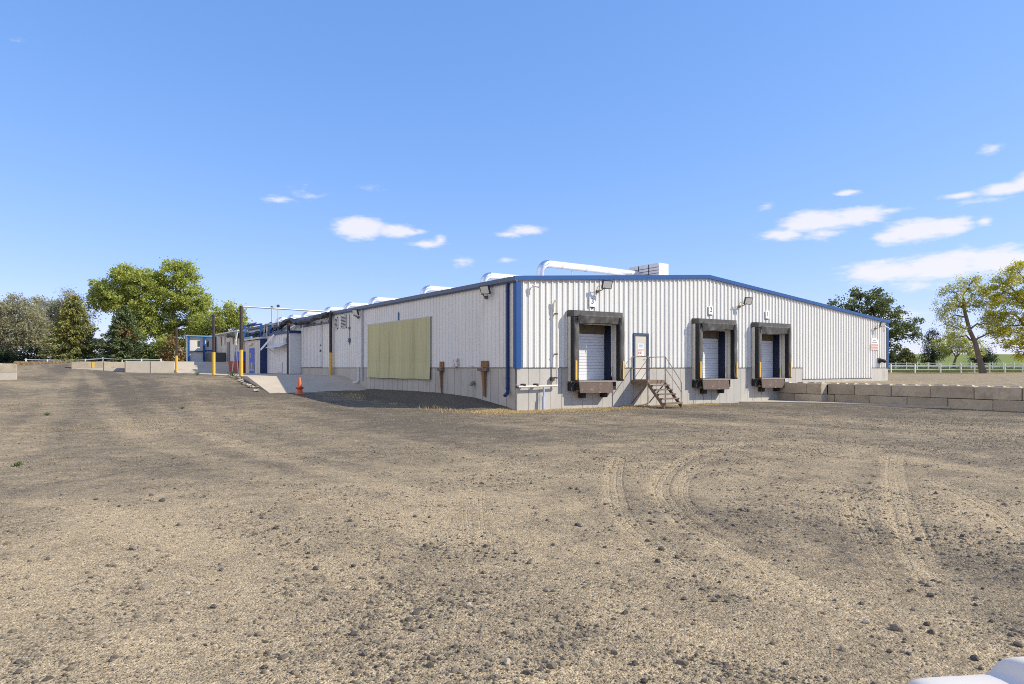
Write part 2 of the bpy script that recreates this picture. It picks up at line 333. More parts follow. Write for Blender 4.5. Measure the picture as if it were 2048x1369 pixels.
TRACKS = [  # surveyed wheel tracks: polyline, half width, strength of the pale dust, strength of the tread marks
    (polyline([(1560, 880), (1480, 888), (1400, 905), (1340, 935), (1315, 975), (1333, 1010), (1381, 1060), (1480, 1113), (1600, 1175), (1790, 1285), (1940, 1380)]), .15, .55, 1.0),
    (polyline([(1240, 905), (1225, 960), (1235, 1010), (1249, 1050), (1350, 1130), (1560, 1205), (1700, 1270), (1900, 1375)]), .15, .45, .9),
    (polyline([(1480, 905), (1400, 928), (1365, 960), (1362, 1000), (1400, 1040), (1500, 1090), (1640, 1150)]), .11, .3, .7),
    (polyline([(1790, 905), (1785, 950), (1800, 1000), (1825, 1100), (1880, 1200), (1960, 1290), (2060, 1380)]), .19, .7, 1.0),
    (polyline([(1840, 945), (1900, 975), (1980, 1020), (2060, 1080), (2140, 1150)]), .15, .45, .8),
    (polyline([(1700, 985), (1730, 1080), (1800, 1190), (1900, 1290), (1990, 1380)]), .14, .35, .7),
    (polyline([(1150, 1190), (1200, 1225), (1300, 1270), (1400, 1310), (1540, 1375)]), .17, .6, 1.0),
    (polyline([(1040, 1180), (1120, 1240), (1220, 1310), (1300, 1380)]), .15, .4, .9),
    (polyline([(1020, 900), (1200, 893), (1400, 883), (1600, 888), (1780, 908), (1960, 945), (2100, 985)]), .40, .35, 0),
    (polyline([(1024, 850), (1300, 842), (1600, 850), (2048, 880)]), .45, .3, 0),
    (polyline([(150, 745), (190, 790), (240, 860), (420, 920), (600, 975), (800, 1035), (1000, 1110), (1150, 1195)]), .40, .5, 0),
    (polyline([(200, 745), (300, 830), (560, 915), (800, 985), (1050, 1060), (1250, 1150)]), .30, .4, .4),
    (polyline([(0, 985), (130, 1000), (250, 1040), (420, 1085), (520, 1130)]), .35, .6, 0),
    (polyline([(170, 745), (120, 830), (-60, 960)]), .5, .4, 0),
    (polyline([(560, 1085), (640, 1120), (700, 1150), (800, 1215), (880, 1290), (940, 1380)]), .16, .5, .9),
    (polyline([(720, 1130), (800, 1160), (900, 1215), (960, 1260)]), .14, .4, .9),
    (polyline([(935, 950), (930, 1000), (934, 1060), (950, 1130)]), .07, .35, .55), (polyline([(965, 950), (961, 1000), (966, 1060), (984, 1130)]), .07, .35, .55),
    (polyline([(700, 860), (900, 900), (1024, 930), (1100, 985)]), .35, .3, 0),
    (polyline([(1060, 925), (980, 950), (900, 1010), (850, 1075), (830, 1150)]), .18, .35, .4),
    (polyline([(380, 800), (420, 850), (600, 900), (900, 950), (1300, 960)]), .3, .3, 0),
]
def track_fields(x, y, full=False):
    dust = np.zeros_like(x); tread = np.zeros_like(x); lat = np.zeros_like(x); tar = np.zeros_like(x)
    n_a = fbm(x + 3, y, .5, 2); n_b = fbm(x + 60, y + 8, 1.4, 3)
    for pl, hw, st, td in TRACKS:
        # smooth the polyline so that the wheel marks bend instead of turning corners
        for _ in range(3): pl = np.concatenate([pl[:1], np.stack([.75 * pl[:-1] + .25 * pl[1:], .25 * pl[:-1] + .75 * pl[1:]], 1).reshape(-1, 2), pl[-1:]])
        best = np.full_like(x, 1e9); arc = np.zeros_like(x); sg = np.zeros_like(x); s0 = 0
        for a, b in zip(pl[:-1], pl[1:]):
            ab = b - a; L2 = float(ab @ ab); ux = x - a[0]; uy = y - a[1]; t = np.clip((ux * ab[0] + uy * ab[1]) / L2, 0, 1)
            d = np.hypot(ux - t * ab[0], uy - t * ab[1]); m = d < best
            best = np.where(m, d, best); arc = np.where(m, s0 + t * math.sqrt(L2), arc); sg = np.where(m, np.sign(ab[0] * uy - ab[1] * ux), sg); s0 += math.sqrt(L2)
        e = (1 - sstep(hw * .6, hw * 1.35, best + (n_a - .5) * hw * .8)) * (.45 + .8 * n_b); dust = np.maximum(dust, st * e * sstep(0, 1.6, arc) * sstep(0, 1.6, s0 - arc))
        fade = sstep(0, 1.6, arc) * sstep(0, 1.6, s0 - arc)
        if td:
            w = fade * td * (1 - sstep(hw * .85, hw * 1.1, best)) * np.clip(n_b * 2.4 - .4, 0, 1); m = (w > tread) | ((best < hw * 1.6) & (tread <= 0))
            lat = np.where(m, sg * best / hw, lat); tar = np.where(m, arc, tar); tread = np.where(m, w, tread)
    return (dust, tread, lat, tar) if full else (dust, tread)
def lines(segs):
    out = []
    for a, b, st in segs: out += list(np.arange(a, b, st))
    return np.unique(np.round(np.array(out + [segs[-1][1]]), 4))
gx = lines([(-4000, -400, 600), (-400, -60, 34), (-60, -32, 1.0), (-32, -20, .12), (-20, -6, .055), (-6, 4, .12), (4, 22, .25), (22, 60, 2), (60, 400, 40), (400, 4000, 600)])
gy = lines([(-4000, -400, 600), (-400, -40, 36), (-40, -24, 1.0), (-24, -19, .15), (-19, -6, .055), (-6, 4, .12), (4, 24, .25), (24, 75, .6), (75, 400, 25), (400, 4000, 600)])
GX, GY = np.meshgrid(gx, gy); fx_, fy_ = GX.ravel(), GY.ravel()
gz_ = ground_z(fx_, fy_)
near = (np.hypot(fx_ + 15, fy_ + 12) < 60)
dust, tread, tlat, tarc = track_fields(fx_, fy_, True)
n1 = fbm(fx_, fy_, 3.0, 4); n2 = fbm(fx_ + 50, fy_ - 20, .55, 4); n3 = fbm(fx_ - 9, fy_ + 7, .22, 3)
gz_ = gz_ + near * ((n1 - .5) * .10 + (n2 - .5) * .028 + (n3 - .5) * .012 - .022 * dust - .012 * tread)
_d = img(1250, 1150, 0) - img(300, 830, 0); _a = math.atan2(_d.y, _d.x)      # the worn lanes run from the mound towards the near right
lu = (fx_ * math.cos(_a) + fy_ * math.sin(_a)) / 4.5; lv = -fx_ * math.sin(_a) + fy_ * math.cos(_a)
pale = .6 * fbm(lu + 200, lv + .25 * fbm(fx_, fy_, 6, 3) * 6, 2.4, 4) + .4 * fbm(fx_ * .8 + 200, fy_, 4.5, 4)
dustf = np.clip(dust + (pale - .5) * 3.2, -1, 1)
left = np.clip((-fx_ - fy_ * .6 - 6) / 14, 0, 1)                 # the south-west half of the yard is more silt than stone
dustf = dustf + .55 * left - .24
oran = np.zeros_like(fx_)
oran = np.maximum(oran, (1 - sstep(.3, 1.5, -fy_)) * (fx_ > -2.5) * (1 - sstep(9, 14, fx_)) * (fy_ < .6) * (.45 + .9 * fbm(fx_, fy_, 1.2, 3)))
oran = np.maximum(oran, sstep(.44, .6, fbm(fx_ + 77, fy_, 3, 4)) * sstep(52, 60, fy_) * (fx_ < -8) * .6)
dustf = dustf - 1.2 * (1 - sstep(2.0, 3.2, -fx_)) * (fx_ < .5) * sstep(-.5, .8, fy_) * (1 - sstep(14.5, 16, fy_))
me_i = np.arange(len(gx) * len(gy)).reshape(len(gy), len(gx))
gf = np.stack([me_i[:-1, :-1].ravel(), me_i[:-1, 1:].ravel(), me_i[1:, 1:].ravel(), me_i[1:, :-1].ravel()], 1)

GM = bpy.data.materials.new('gravel yard'); GM.use_nodes = True
gt = GM.node_tree; GN = gt.nodes; gb = GN['Principled BSDF']; gb.inputs['Roughness'].default_value = .95; gb.inputs['Specular IOR Level'].default_value = .15
def gn(t, **k):
    n = GN.new(t)
    for a, b in k.items(): setattr(n, a, b)
    return n
gl = gt.links.new
gtc = gn('ShaderNodeTexCoord').outputs['Object']
def gnoise(scale, det=4, rough=.6):
    n = gn('ShaderNodeTexNoise'); n.inputs['Scale'].default_value = scale; n.inputs['Detail'].default_value = det; n.inputs['Roughness'].default_value = rough; gl(gtc, n.inputs['Vector']); return n.outputs[0]
def gvor(scale):
    n = gn('ShaderNodeTexVoronoi'); n.inputs['Scale'].default_value = scale; gl(gtc, n.inputs['Vector']); return n
def gmath(op, a, b, clamp=False):
    n = gn('ShaderNodeMath', operation=op, use_clamp=clamp)
    for i, v in enumerate((a, b)):
        if isinstance(v, (int, float)): n.inputs[i].default_value = v
        else: gl(v, n.inputs[i])
    return n.outputs[0]
def gmix(f, a, b, bt='MIX'):
    n = gn('ShaderNodeMix', data_type='RGBA', blend_type=bt)
    for i, v in ((0, f), (6, a), (7, b)):
        if isinstance(v, (int, float)): n.inputs[i].default_value = v
        elif isinstance(v, tuple): n.inputs[i].default_value = (*v, 1)
        else: gl(v, n.inputs[i])
    return n.outputs[2]
def gattr(n): a = gn('ShaderNodeAttribute'); a.attribute_name = n; return a.outputs['Fac']
def grange(v, a, b, c=0.0, d=1.0):
    n = gn('ShaderNodeMapRange'); gl(v, n.inputs[0])
    for i, q in ((1, a), (2, b), (3, c), (4, d)): n.inputs[i].default_value = q
    return n.outputs[0]
f_d = gmath('ADD', gattr('dust'), grange(gnoise(1.6, 6, .68), .3, .7, -.55, .55))
f_d = gmath('ADD', f_d, grange(gnoise(14, 4, .7), .3, .7, -.35, .35))
f_d = grange(f_d, -.7, .9)
col = gmix(f_d, (.150, .123, .088), (.442, .340, .207))
v1 = gvor(46); v2 = gvor(105); v3 = gvor(14)
col = gmix(.55, col, grange(gn('ShaderNodeSeparateColor').outputs[0], 0, 1), 'MULTIPLY') if False else col
sp = gn('ShaderNodeSeparateColor'); gl(v1.outputs['Color'], sp.inputs[0])
k1 = grange(sp.outputs[0], 0, 1, .70, 1.30)
sp2 = gn('ShaderNodeSeparateColor'); gl(v2.outputs['Color'], sp2.inputs[0]); k2 = grange(sp2.outputs[1], 0, 1, .70, 1.30)
vs = gn('ShaderNodeVectorMath', operation='SCALE'); gl(col, vs.inputs[0]); gl(gmath('MULTIPLY', k1, k2), vs.inputs['Scale']); col = vs.outputs[0]
sp3 = gn('ShaderNodeSeparateColor'); gl(v3.outputs['Color'], sp3.inputs[0])
stone = gmath('MULTIPLY', grange(sp3.outputs[0], .80, .84), grange(v3.outputs['Distance'], .36, .30))
stone = gmath('MULTIPLY', stone, grange(f_d, .75, .35))
col = gmix(stone, col, gmix(sp3.outputs[2], (.07, .068, .066), (.21, .19, .165)))
speck = gmath('MULTIPLY', grange(sp2.outputs[0], .115, .095), grange(v2.outputs['Distance'], .48, .40))
speck2 = gmath('MULTIPLY', grange(sp.outputs[1], .075, .06), grange(v1.outputs['Distance'], .40, .34))
col = gmix(gmath('MAXIMUM', speck, speck2), col, (.06, .055, .048))
col = gmix(gmath('MULTIPLY', gattr('dry'), grange(gnoise(9, 4), .35, .6), True), col, (.50, .35, .15))
gl(col, gb.inputs['Base Color'])
gr1 = grange(gmath('SINE', gmath('MULTIPLY', gattr('tlat'), 9.4), 0), .35, .85)
gr2 = grange(gmath('SINE', gmath('ADD', gmath('MULTIPLY', gattr('tarc'), 78), gmath('MULTIPLY', gmath('ABSOLUTE', gattr('tlat'), 0), 5.0)), 0), .35, .8)
groove = gmath('MULTIPLY', gmath('MAXIMUM', gr1, gmath('MULTIPLY', gr2, .75)), gattr('tread'), True)
groove = gmath('MULTIPLY', groove, grange(gnoise(7, 4, .7), .38, .58))
h = gmath('ADD', gmath('MULTIPLY', grange(v1.outputs['Distance'], 0, .6, 1, 0), .9), gmath('MULTIPLY', grange(v2.outputs['Distance'], 0, .6, 1, 0), .5))
h = gmath('ADD', h, gmath('MULTIPLY', gnoise(26, 6, .7), 1.0))
h = gmath('ADD', h, gmath('MULTIPLY', stone, .8))
h = gmath('SUBTRACT', h, gmath('MULTIPLY', groove, 2.2))
gbp = gn('ShaderNodeBump'); gbp.inputs['Strength'].default_value = .75; gbp.inputs['Distance'].default_value = .013; gl(h, gbp.inputs['Height']); gl(gbp.outputs[0], gb.inputs['Normal'])
ground = mesh_np('ground', np.stack([fx_, fy_, gz_], 1), gf, GM, smooth=True)
tag(ground, 'tan and grey gravel yard crossed by wheel tracks', 'ground', kind='structure')
for nm, ar in (('dust', dustf), ('dry', oran), ('tread', tread), ('tlat', tlat), ('tarc', tarc)):
    a = ground.data.attributes.new(nm, 'FLOAT', 'POINT'); a.data.foreach_set('value', ar.astype(np.float32))

# upper yard behind the block wall, lawn and rising field (one sheet each)
def terrace_z(x, y):
    k = (np.asarray(x) - CAM.x) * FW.x + (np.asarray(y) - CAM.y) * FW.y
    return np.interp(k, [0, 40, 60, 92, 108, 180, 330, 900, 4000], [.80, .86, .93, 1.10, 1.80, 3.2, 8.6, 12, 12])
tx = lines([(19.0, 36, .5), (36, 130, 2.5), (130, 500, 20), (500, 4000, 500)]); ty = lines([(-400, -40, 40), (-40, 6, .7), (6, 90, 2.5), (90, 500, 20), (500, 4000, 500)])
TX, TY = np.meshgrid(tx, ty); a_, b_ = TX.ravel(), TY.ravel()
tz = terrace_z(a_, b_) + (fbm(a_, b_, 4, 3) - .5) * .08
ti = np.arange(len(a_)).reshape(len(ty), len(tx)); tf = np.stack([ti[:-1, :-1].ravel(), ti[:-1, 1:].ravel(), ti[1:, 1:].ravel(), ti[1:, :-1].ravel()], 1)
TM = GM.copy(); TM.name = 'upper yard and field'
t2 = TM.node_tree; b2 = t2.nodes['Principled BSDF']; src = b2.inputs['Base Color'].links[0].from_socket
at = t2.nodes.new('ShaderNodeAttribute'); at.attribute_name = 'green'
nn = t2.nodes.new('ShaderNodeTexNoise'); nn.inputs['Scale'].default_value = .12; nn.inputs['Detail'].default_value = 8
cr = t2.nodes.new('ShaderNodeMix'); cr.data_type = 'RGBA'; cr.inputs[6].default_value = (.12, .17, .035, 1); cr.inputs[7].default_value = (.26, .27, .075, 1)
t2.links.new(nn.outputs[0], cr.inputs[0])
m2 = t2.nodes.new('ShaderNodeMix'); m2.data_type = 'RGBA'; t2.links.new(at.outputs['Fac'], m2.inputs[0]); t2.links.new(src, m2.inputs[6]); t2.links.new(cr.outputs[2], m2.inputs[7])
t2.links.new(m2.outputs[2], b2.inputs['Base Color'])
terr = mesh_np('upper_yard', np.stack([a_, b_, tz], 1), tf, TM, smooth=True)
tag(terr, 'higher gravel yard behind the block wall, rising to a green field', 'ground', kind='structure')
kk = (a_ - CAM.x) * FW.x + (b_ - CAM.y) * FW.y
for nm, ar in (('dust', .35 + 0 * a_), ('dry', .9 * sstep(80, 88, kk) * (1 - sstep(90, 94, kk))), ('green', sstep(88, 92, kk + 3 * (fbm(a_, b_, 6, 3) - .5)))):
    q = terr.data.attributes.new(nm, 'FLOAT', 'POINT'); q.data.foreach_set('value', np.asarray(ar, np.float32))

# concrete pad, its two ramps and the dock apron
pad = MB()
prof = [(14.25, .40), (19.0, 1.245), (44.2, 1.30), (51.0, 2.37), (72, 2.42)]
pad.prism([(y, z) for y, z in prof] + [(72, .3), (14.25, .0)], 'x', -6.0, -.02)
tag(pad.build('concrete_pad', CONC_P), 'pale concrete pad with two ramps along the long wall', 'pavement', kind='structure')
ap = MB()
gzf = lambda x, y: float(ground_z(np.array([x]), np.array([y]))[0])
pl = [(14.5, -.02), (18.02, -.02), (18.02, -2.62), (18.62, -2.62), (18.62, -8.5), (17.9, -6), (17.2, -3.2), (15.9, -1.3)]
ap.prism(pl, 'z', -.3, -.055)
tag(ap.build('dock_apron', CONC_P), 'pale concrete strip at the foot of the right dock and block wall', 'pavement', kind='structure')
# low far hills behind the left trees
hx = np.linspace(-2600, 1500, 60); hz = 25 + 60 * fbm(hx, hx * 0 + 5, 700, 4)
hv = np.concatenate([np.stack([hx, 0 * hx + 3200 + 300 * np.sin(hx / 500), hz * 0 - 5], 1), np.stack([hx, 0 * hx + 3600, hz], 1), np.stack([hx, 0 * hx + 4400, hz * 0 - 5], 1)])
hf = [(i, i + 1, 61 + i, 60 + i) for i in range(59)] + [(60 + i, 61 + i, 121 + i, 120 + i) for i in range(59)]
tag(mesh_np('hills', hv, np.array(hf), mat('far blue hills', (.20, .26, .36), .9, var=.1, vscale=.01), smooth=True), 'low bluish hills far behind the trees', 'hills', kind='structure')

# ------------------------------------------------------------------ warehouse
XL = -.09
wh = thing('warehouse', (0, 0, 0), 'long white ribbed steel warehouse with blue trim and three loading docks', 'warehouse')
DOCKS = [(2.57, 5.52, 'with the number 3 above it', 3), (10.70, 13.76, 'with the number 2 above it', 2), (15.61, 18.69, 'with the number 1 above it', 1)]
OPEN = [(a + .27, b - .27, 1.19, 3.66) for a, b, _, _ in DOCKS] + [(6.57, 7.57, 1.19, 3.36)]
def ztop(x): return 5.40 + (x + .09) * .0840 if x < 11.94 else 6.41 - (x - 11.94) * .0819
def zbot(x): return 1.08 if 20.55 <= x < 28.7 else 1.755
br = sorted({XL, 11.94, 20.55, 28.7, 30.86} | {v for o in OPEN for v in o[:2]})
g = MB()
def pieces(x):      # solid height ranges of the gable siding at x
    zs = [(zbot(x), ztop(x))]
    for a, b, z0, z1 in OPEN:
        if a < x < b: zs = [(z1, ztop(x))] + ([(zbot(x), z0)] if z0 > zbot(x) + .01 else [])
    return zs
for a, b in zip(br[:-1], br[1:]):
    for z0, z1 in pieces((a + b) / 2):
        top = abs(z1 - ztop((a + b) / 2)) < 1e-6
        za, zb_ = (ztop(a + 1e-6), ztop(b - 1e-6)) if top else (z1, z1)
        g.hexa([(a, 0, z0), (b, 0, z0), (b, .09, z0), (a, .09, z0)], [(a, 0, za), (b, 0, zb_), (b, .09, zb_), (a, .09, za)])
x = .225
while x < 30.7:
    for z0, z1 in pieces(x):
        g.hexa([(x - .044, 0, z0), (x - .026, -.05, z0), (x + .026, -.05, z0), (x + .044, 0, z0)], [(x - .044, 0, z1), (x - .026, -.05, z1), (x + .026, -.05, z1), (x + .044, 0, z1)])
    for dx in (.105, .2):
        if x + dx < 30.7:
            for z0, z1 in pieces(x + dx):
                g.hexa([(x + dx - .026, 0, z0), (x + dx - .012, -.008, z0), (x + dx + .012, -.008, z0), (x + dx + .026, 0, z0)], [(x + dx - .026, 0, z1), (x + dx - .012, -.008, z1), (x + dx + .012, -.008, z1), (x + dx + .026, 0, z1)])
    x += .3048
g.build('gable_wall', WHITE, wh)
g = MB()
YE = 45.4
g.box(XL, .0, 0.095, YE, 1.755, 5.36)
y = .35
while y < YE - .2:
    z0, z1 = 1.755, 5.34
    for dy, w, hh in ((0, .046, .034), (.105, .026, .008), (.2, .026, .008)):
        g.hexa([(XL, y + dy - w, z0), (XL - hh, y + dy - w * .45, z0), (XL - hh, y + dy + w * .45, z0), (XL, y + dy + w, z0)], [(XL, y + dy - w, z1), (XL - hh, y + dy - w * .45, z1), (XL - hh, y + dy + w * .45, z1), (XL, y + dy + w, z1)])
    y += .3048
for zz in (2.95, 4.25): g.box(XL - .0035, XL, .1, YE, zz, zz + .018)
g.build('side_wall', WHITE, wh)
f = MB()
def fpanel_x(a, b, z0, z1, yf):
    n = max(1, round((b - a) / .61)); st = (b - a) / n
    for i in range(n): f.box(a + i * st + .009, a + (i + 1) * st - .009, yf, .02, z0, z1)
xb = [XL] + [v for o in sorted(OPEN) for v in o[:2]] + [20.55]
for a, b in zip(xb[:-1], xb[1:]):
    inside = any(o[0] - .01 < (a + b) / 2 < o[1] + .01 for o in OPEN)
    fpanel_x(a, b, -.4, 1.17 if inside else 1.735, -.02)
fpanel_x(20.55, 28.7, -.4, 1.06, -.02); f.box(28.7, 30.86, -.02, .1, .2, 1.735)
f.box(XL + .02, 20.55, .021, .25, -.4, 1.09)
n = 74
for i in range(n):
    y0 = .1 + i * .61
    f.box(XL - .015, XL + .08, y0 + (.014 if y0 < 16 else .002), y0 + .61 - (.014 if y0 < 16 else .002), -.4, 1.735)
f.build('foundation', CONC, wh)
f = MB()
for a, b in zip(xb[:-1], xb[1:]):
    if not any(o[0] - .01 < (a + b) / 2 < o[1] + .01 for o in OPEN): f.box(a, b, -.045, -.0, 1.737, 1.765)
f.box(20.55, 28.7, -.045, 0, 1.062, 1.09); f.box(28.7, 30.86, -.045, 0, 1.737, 1.765); f.box(XL - .04, XL, .1, YE, 1.737, 1.765)
f.build('drip_edge', mat('dark drip edge', (.10, .085, .07), .6), wh)
def roof(par, y0, y1, name='roof'):
    r = MB()
    A, B, D = (-.14, 5.43), (11.94, 6.44), (30.92, 4.90)
    for (xa, za), (xb_, zb_) in ((A, B), (B, D)):
        r.hexa([(xa, y0, za), (xb_, y0, zb_), (xb_, y1, zb_), (xa, y1, za)], [(xa, y0, za + .05), (xb_, y0, zb_ + .05), (xb_, y1, zb_ + .05), (xa, y1, za + .05)])
    return r.build(name, ROOFM, par)
roof(wh, -.06, YE)
t = MB()
for (xa, za), (xb_, zb_) in (((-.2, 5.475), (11.94, 6.495)), ((11.94, 6.495), (30.98, 4.94))):
    t.hexa([(xa, -.13, za - .18), (xb_, -.13, zb_ - .18), (xb_, -.062, zb_ - .18), (xa, -.062, za - .18)], [(xa, -.13, za), (xb_, -.13, zb_), (xb_, -.062, zb_), (xa, -.062, za)])
t.build('rake_trim', BLUE, wh)
t = MB(); t.box(XL - .055, XL + .19, -.06, -.038, 1.72, 5.26); t.box(XL - .055, XL - .035, -.038, .17, 1.72, 5.3); t.build('corner_trim', BLUE, wh)
t = MB(); t.box(30.70, 30.90, -.06, -.038, 1.72, 4.75); t.box(30.865, 30.9, -.038, .3, 1.72, 4.75); t.build('corner_trim', BLUE, wh)
t = MB(); t.prism([(-.24, 5.47), (-.24, 5.30), (-.2, 5.235), (XL - .036, 5.235), (XL - .036, 5.47)], 'y', -.125, YE); t.build('gutter', GUTTER, wh)
d = MB()
for p, q in (((XL - .10, .52, 5.24), (XL - .10, .52, .86)), ((XL - .10, .52, .86), (XL - .14, .44, .72)), ((XL - .14, .44, .72), (XL - .36, .34, .60))): d.bar(p, q, .12, .10)
for z in (4.9, 1.3, .9): d.box(XL - .165, XL - .035, .45, .59, z, z + .03)
d.build('downspout', BLUE_D, wh)
d = MB(); d.bar((XL - .09, 15.85, 5.24), (XL - .09, 15.85, 1.0), .11, .09); d.build('downspout', mat('grey white downspout', (.55, .55, .56), .5), wh)
d = MB(); d.bar((XL - .09, 26.9, 5.24), (XL - .09, 26.9, 2.6), .11, .09); d.build('downspout', PVC, wh)
# olive sheet closing off the wide side opening
o_ = MB(); ny = 150; ys = np.linspace(7.2, 14.98, ny)
vs = []; fs = []
for i, yy in enumerate(ys):
    wv = .018 * math.sin((yy - 7.2) * 2 * math.pi / .19) + .016 * (fbm(np.array([yy]), np.array([3.]), .9, 2)[0] - .5)
    for z, dz in ((1.19, .010 * math.sin(yy * 2.3) - .01), (2.0, 0), (2.8, 0), (3.5, 0), (4.27, 0)): vs.append((XL - .10 - wv - (.04 if z < 1.5 else 0), yy, z + dz))
for i in range(ny - 1):
    for k in range(4): fs.append((i * 5 + k, i * 5 + k + 1, i * 5 + 6 + k, i * 5 + 5 + k))
o_.add(vs, fs); oo = o_.build('opening_cover', TAN_P, wh, smooth=False)
b_ = MB(); b_.box(XL - .08, XL - .036, 7.1, 15.08, 4.27, 4.31); b_.build('cover_trim', GALV, wh)
b_ = MB(); b_.box(XL - .05, XL - .036, 10.87, 10.99, 4.31, 4.75); b_.build('paint_mark', BLUE, wh)
# louvres, sliding door and its rail
for y0, y1, z0, z1 in ((19.95, 20.55, 4.30, 5.06), (18.45, 19.40, 4.28, 5.12)):
    v = MB(); v.box(XL - .075, XL - .036, y0, y1, z0, z0 + .05); v.box(XL - .075, XL - .036, y0, y1, z1 - .05, z1); v.box(XL - .075, XL - .036, y0, y0 + .05, z0, z1); v.box(XL - .075, XL - .036, y1 - .05, y1, z0, z1)
    fr = v.build('louvre', WHITE_B, wh); v = MB(); v.box(XL - .04, XL - .036, y0 + .05, y1 - .05, z0 + .05, z1 - .05); v.build('louvre_back', BLACK, fr)
    v = MB()
    for k in range(8):
        zz = z0 + .06 + k * (z1 - z0 - .1) / 8; v.hexa([(XL - .10, y0 + .05, zz), (XL - .10, y1 - .05, zz), (XL - .045, y1 - .05, zz + .05), (XL - .045, y0 + .05, zz + .05)], [(XL - .10, y0 + .05, zz + .012), (XL - .10, y1 - .05, zz + .012), (XL - .045, y1 - .05, zz + .062), (XL - .045, y0 + .05, zz + .062)])
    v.build('louvre_blades', WHITE_B, fr)
v = MB(); v.box(XL - .09, XL - .04, 22.95, 27.3, 1.80, 4.72)
yy = 23.1
while yy < 27.2: v.box(XL - .11, XL - .09, yy, yy + .05, 1.80, 4.72); yy += .3048
sd = v.build('sliding_door', WHITE_B, wh)
v = MB(); v.box(XL - .13, XL - .04, 21.2, 27.6, 4.75, 4.84)
for yy in (21.4, 22.9, 24.4, 25.9, 27.3): v.box(XL - .15, XL - .04, yy, yy + .06, 4.78, 4.95)
v.build('door_rail', GUTTER, sd)
v = MB(); v.box(XL - .14, XL - .11, 23.0, 23.2, 2.85, 3.0); v.build('door_latch', DARKBOX, sd)
v = MB(); v.box(XL - .14, XL - .11, 23.05, 23.15, 3.25, 3.35); v.build('hasp', DARKBOX, sd)
v = MB(); v.tube([(XL - .07, 17.9, 5.1), (XL - .07, 17.9, 3.2)], .02, 6); v.box(XL - .11, XL - .04, 17.82, 17.98, 4.2, 4.3); v.box(XL - .13, XL - .04, 17.8, 18.0, 3.35, 3.6); v.build('conduit', GUTTER, wh)
v = MB(); v.tube([(XL - .1, 16.35, 1.8), (XL - .1, 16.35, 1.0), (XL - .16, 16.5, .86), (XL - .3, 16.7, .86)], .05, 8); v.build('drain_pipe', PVC, wh, smooth=True)
# dock doors (panel with pressed grooves, brown header, dark jambs)
GROOVE = mat('door groove grey', (.42, .42, .43), .6); NAVY = mat('dark navy jamb', (.006, .014, .045), .6)
for i, (a, b, tx_, no) in enumerate(DOCKS):
    x0, x1 = a + .27, b - .27; dy = .50
    v = MB(); zz = 1.20
    while zz < 3.2:
        sec = min(.52, 3.27 - zz)
        for k in range(4):
            h0 = zz + k * sec / 4; v.box(x0 + .03, x1 - .03, dy if k else dy - .002, dy + .06, h0 + (.007 if k else .014), h0 + sec / 4 - .004)
        zz += .52
    dd = v.build('dock_door', DOORW, wh)
    v = MB(); v.box(x0 + .03, x1 - .03, dy + .02, dy + .07, 1.19, 3.27); v.build('groove', GROOVE, dd)
    v = MB(); v.box(x0 + .0, x1 - .0, dy - .03, dy + .05, 3.275, 3.70); v.build('door_header', WOODK, dd)
    for xa in (x0 - .03, x1 - .02): v = MB(); v.box(xa, xa + .05, .092, dy + .06, 1.185, 3.70); v.build('door_jamb', NAVY, dd)
    v = MB(); v.box(x0 + .021, x1 - .021, .092, dy - .031, 3.665, 3.70); v.build('lintel', NAVY, dd)
    v = MB(); v.box(x0 + .021, x1 - .021, .091, dy + .06, 1.10, 1.178); v.build('sill', CONC, dd)
# entry door
v = MB(); v.box(6.67, 7.47, -.012, .03, 1.21, 3.27); ed = v.build('entry_door', DOORE, wh)
v = MB(); v.box(6.57, 6.67, -.06, .05, 1.19, 3.37); v.box(7.47, 7.57, -.06, .05, 1.19, 3.37); v.box(6.67, 7.47, -.06, .05, 3.27, 3.37); v.build('door_frame', mat('slate blue door frame', (.05, .075, .12), .5), ed)
v = MB(); v.tube([(7.38, -.02, 2.2), (7.38, -.08, 2.2), (7.28, -.08, 2.2)], .015, 6); v.build('door_handle', GALV, ed)
v = MB(); v.box(6.88, 7.25, -.018, -.013, 2.62, 2.88); nt = v.build('notice', SIGNW, ed)
v = MB()
for zz in (2.68, 2.74): v.box(6.92, 7.21, -.021, -.0185, zz, zz + .018)
v.box(6.93, 7.20, -.021, -.0185, 2.79, 2.84); v.build('notice_print', mat('pale blue print', (.25, .42, .62), .6), nt)
v = MB(); v.box(6.86, 7.14, -.018, -.013, 2.33, 2.57); nt = v.build('notice', SIGNW, ed)
v = MB(); v.box(6.87, 7.13, -.021, -.0185, 2.52, 2.56); v.box(6.89, 6.98, -.021, -.0185, 2.40, 2.48); v.box(7.02, 7.11, -.021, -.0185, 2.40, 2.48); v.build('notice_print', mat('faded red print', (.55, .16, .16), .6), nt)
v = MB(); v.box(7.15, 7.28, -.018, -.013, 2.3, 2.52); v.build('notice', SIGNW, ed)

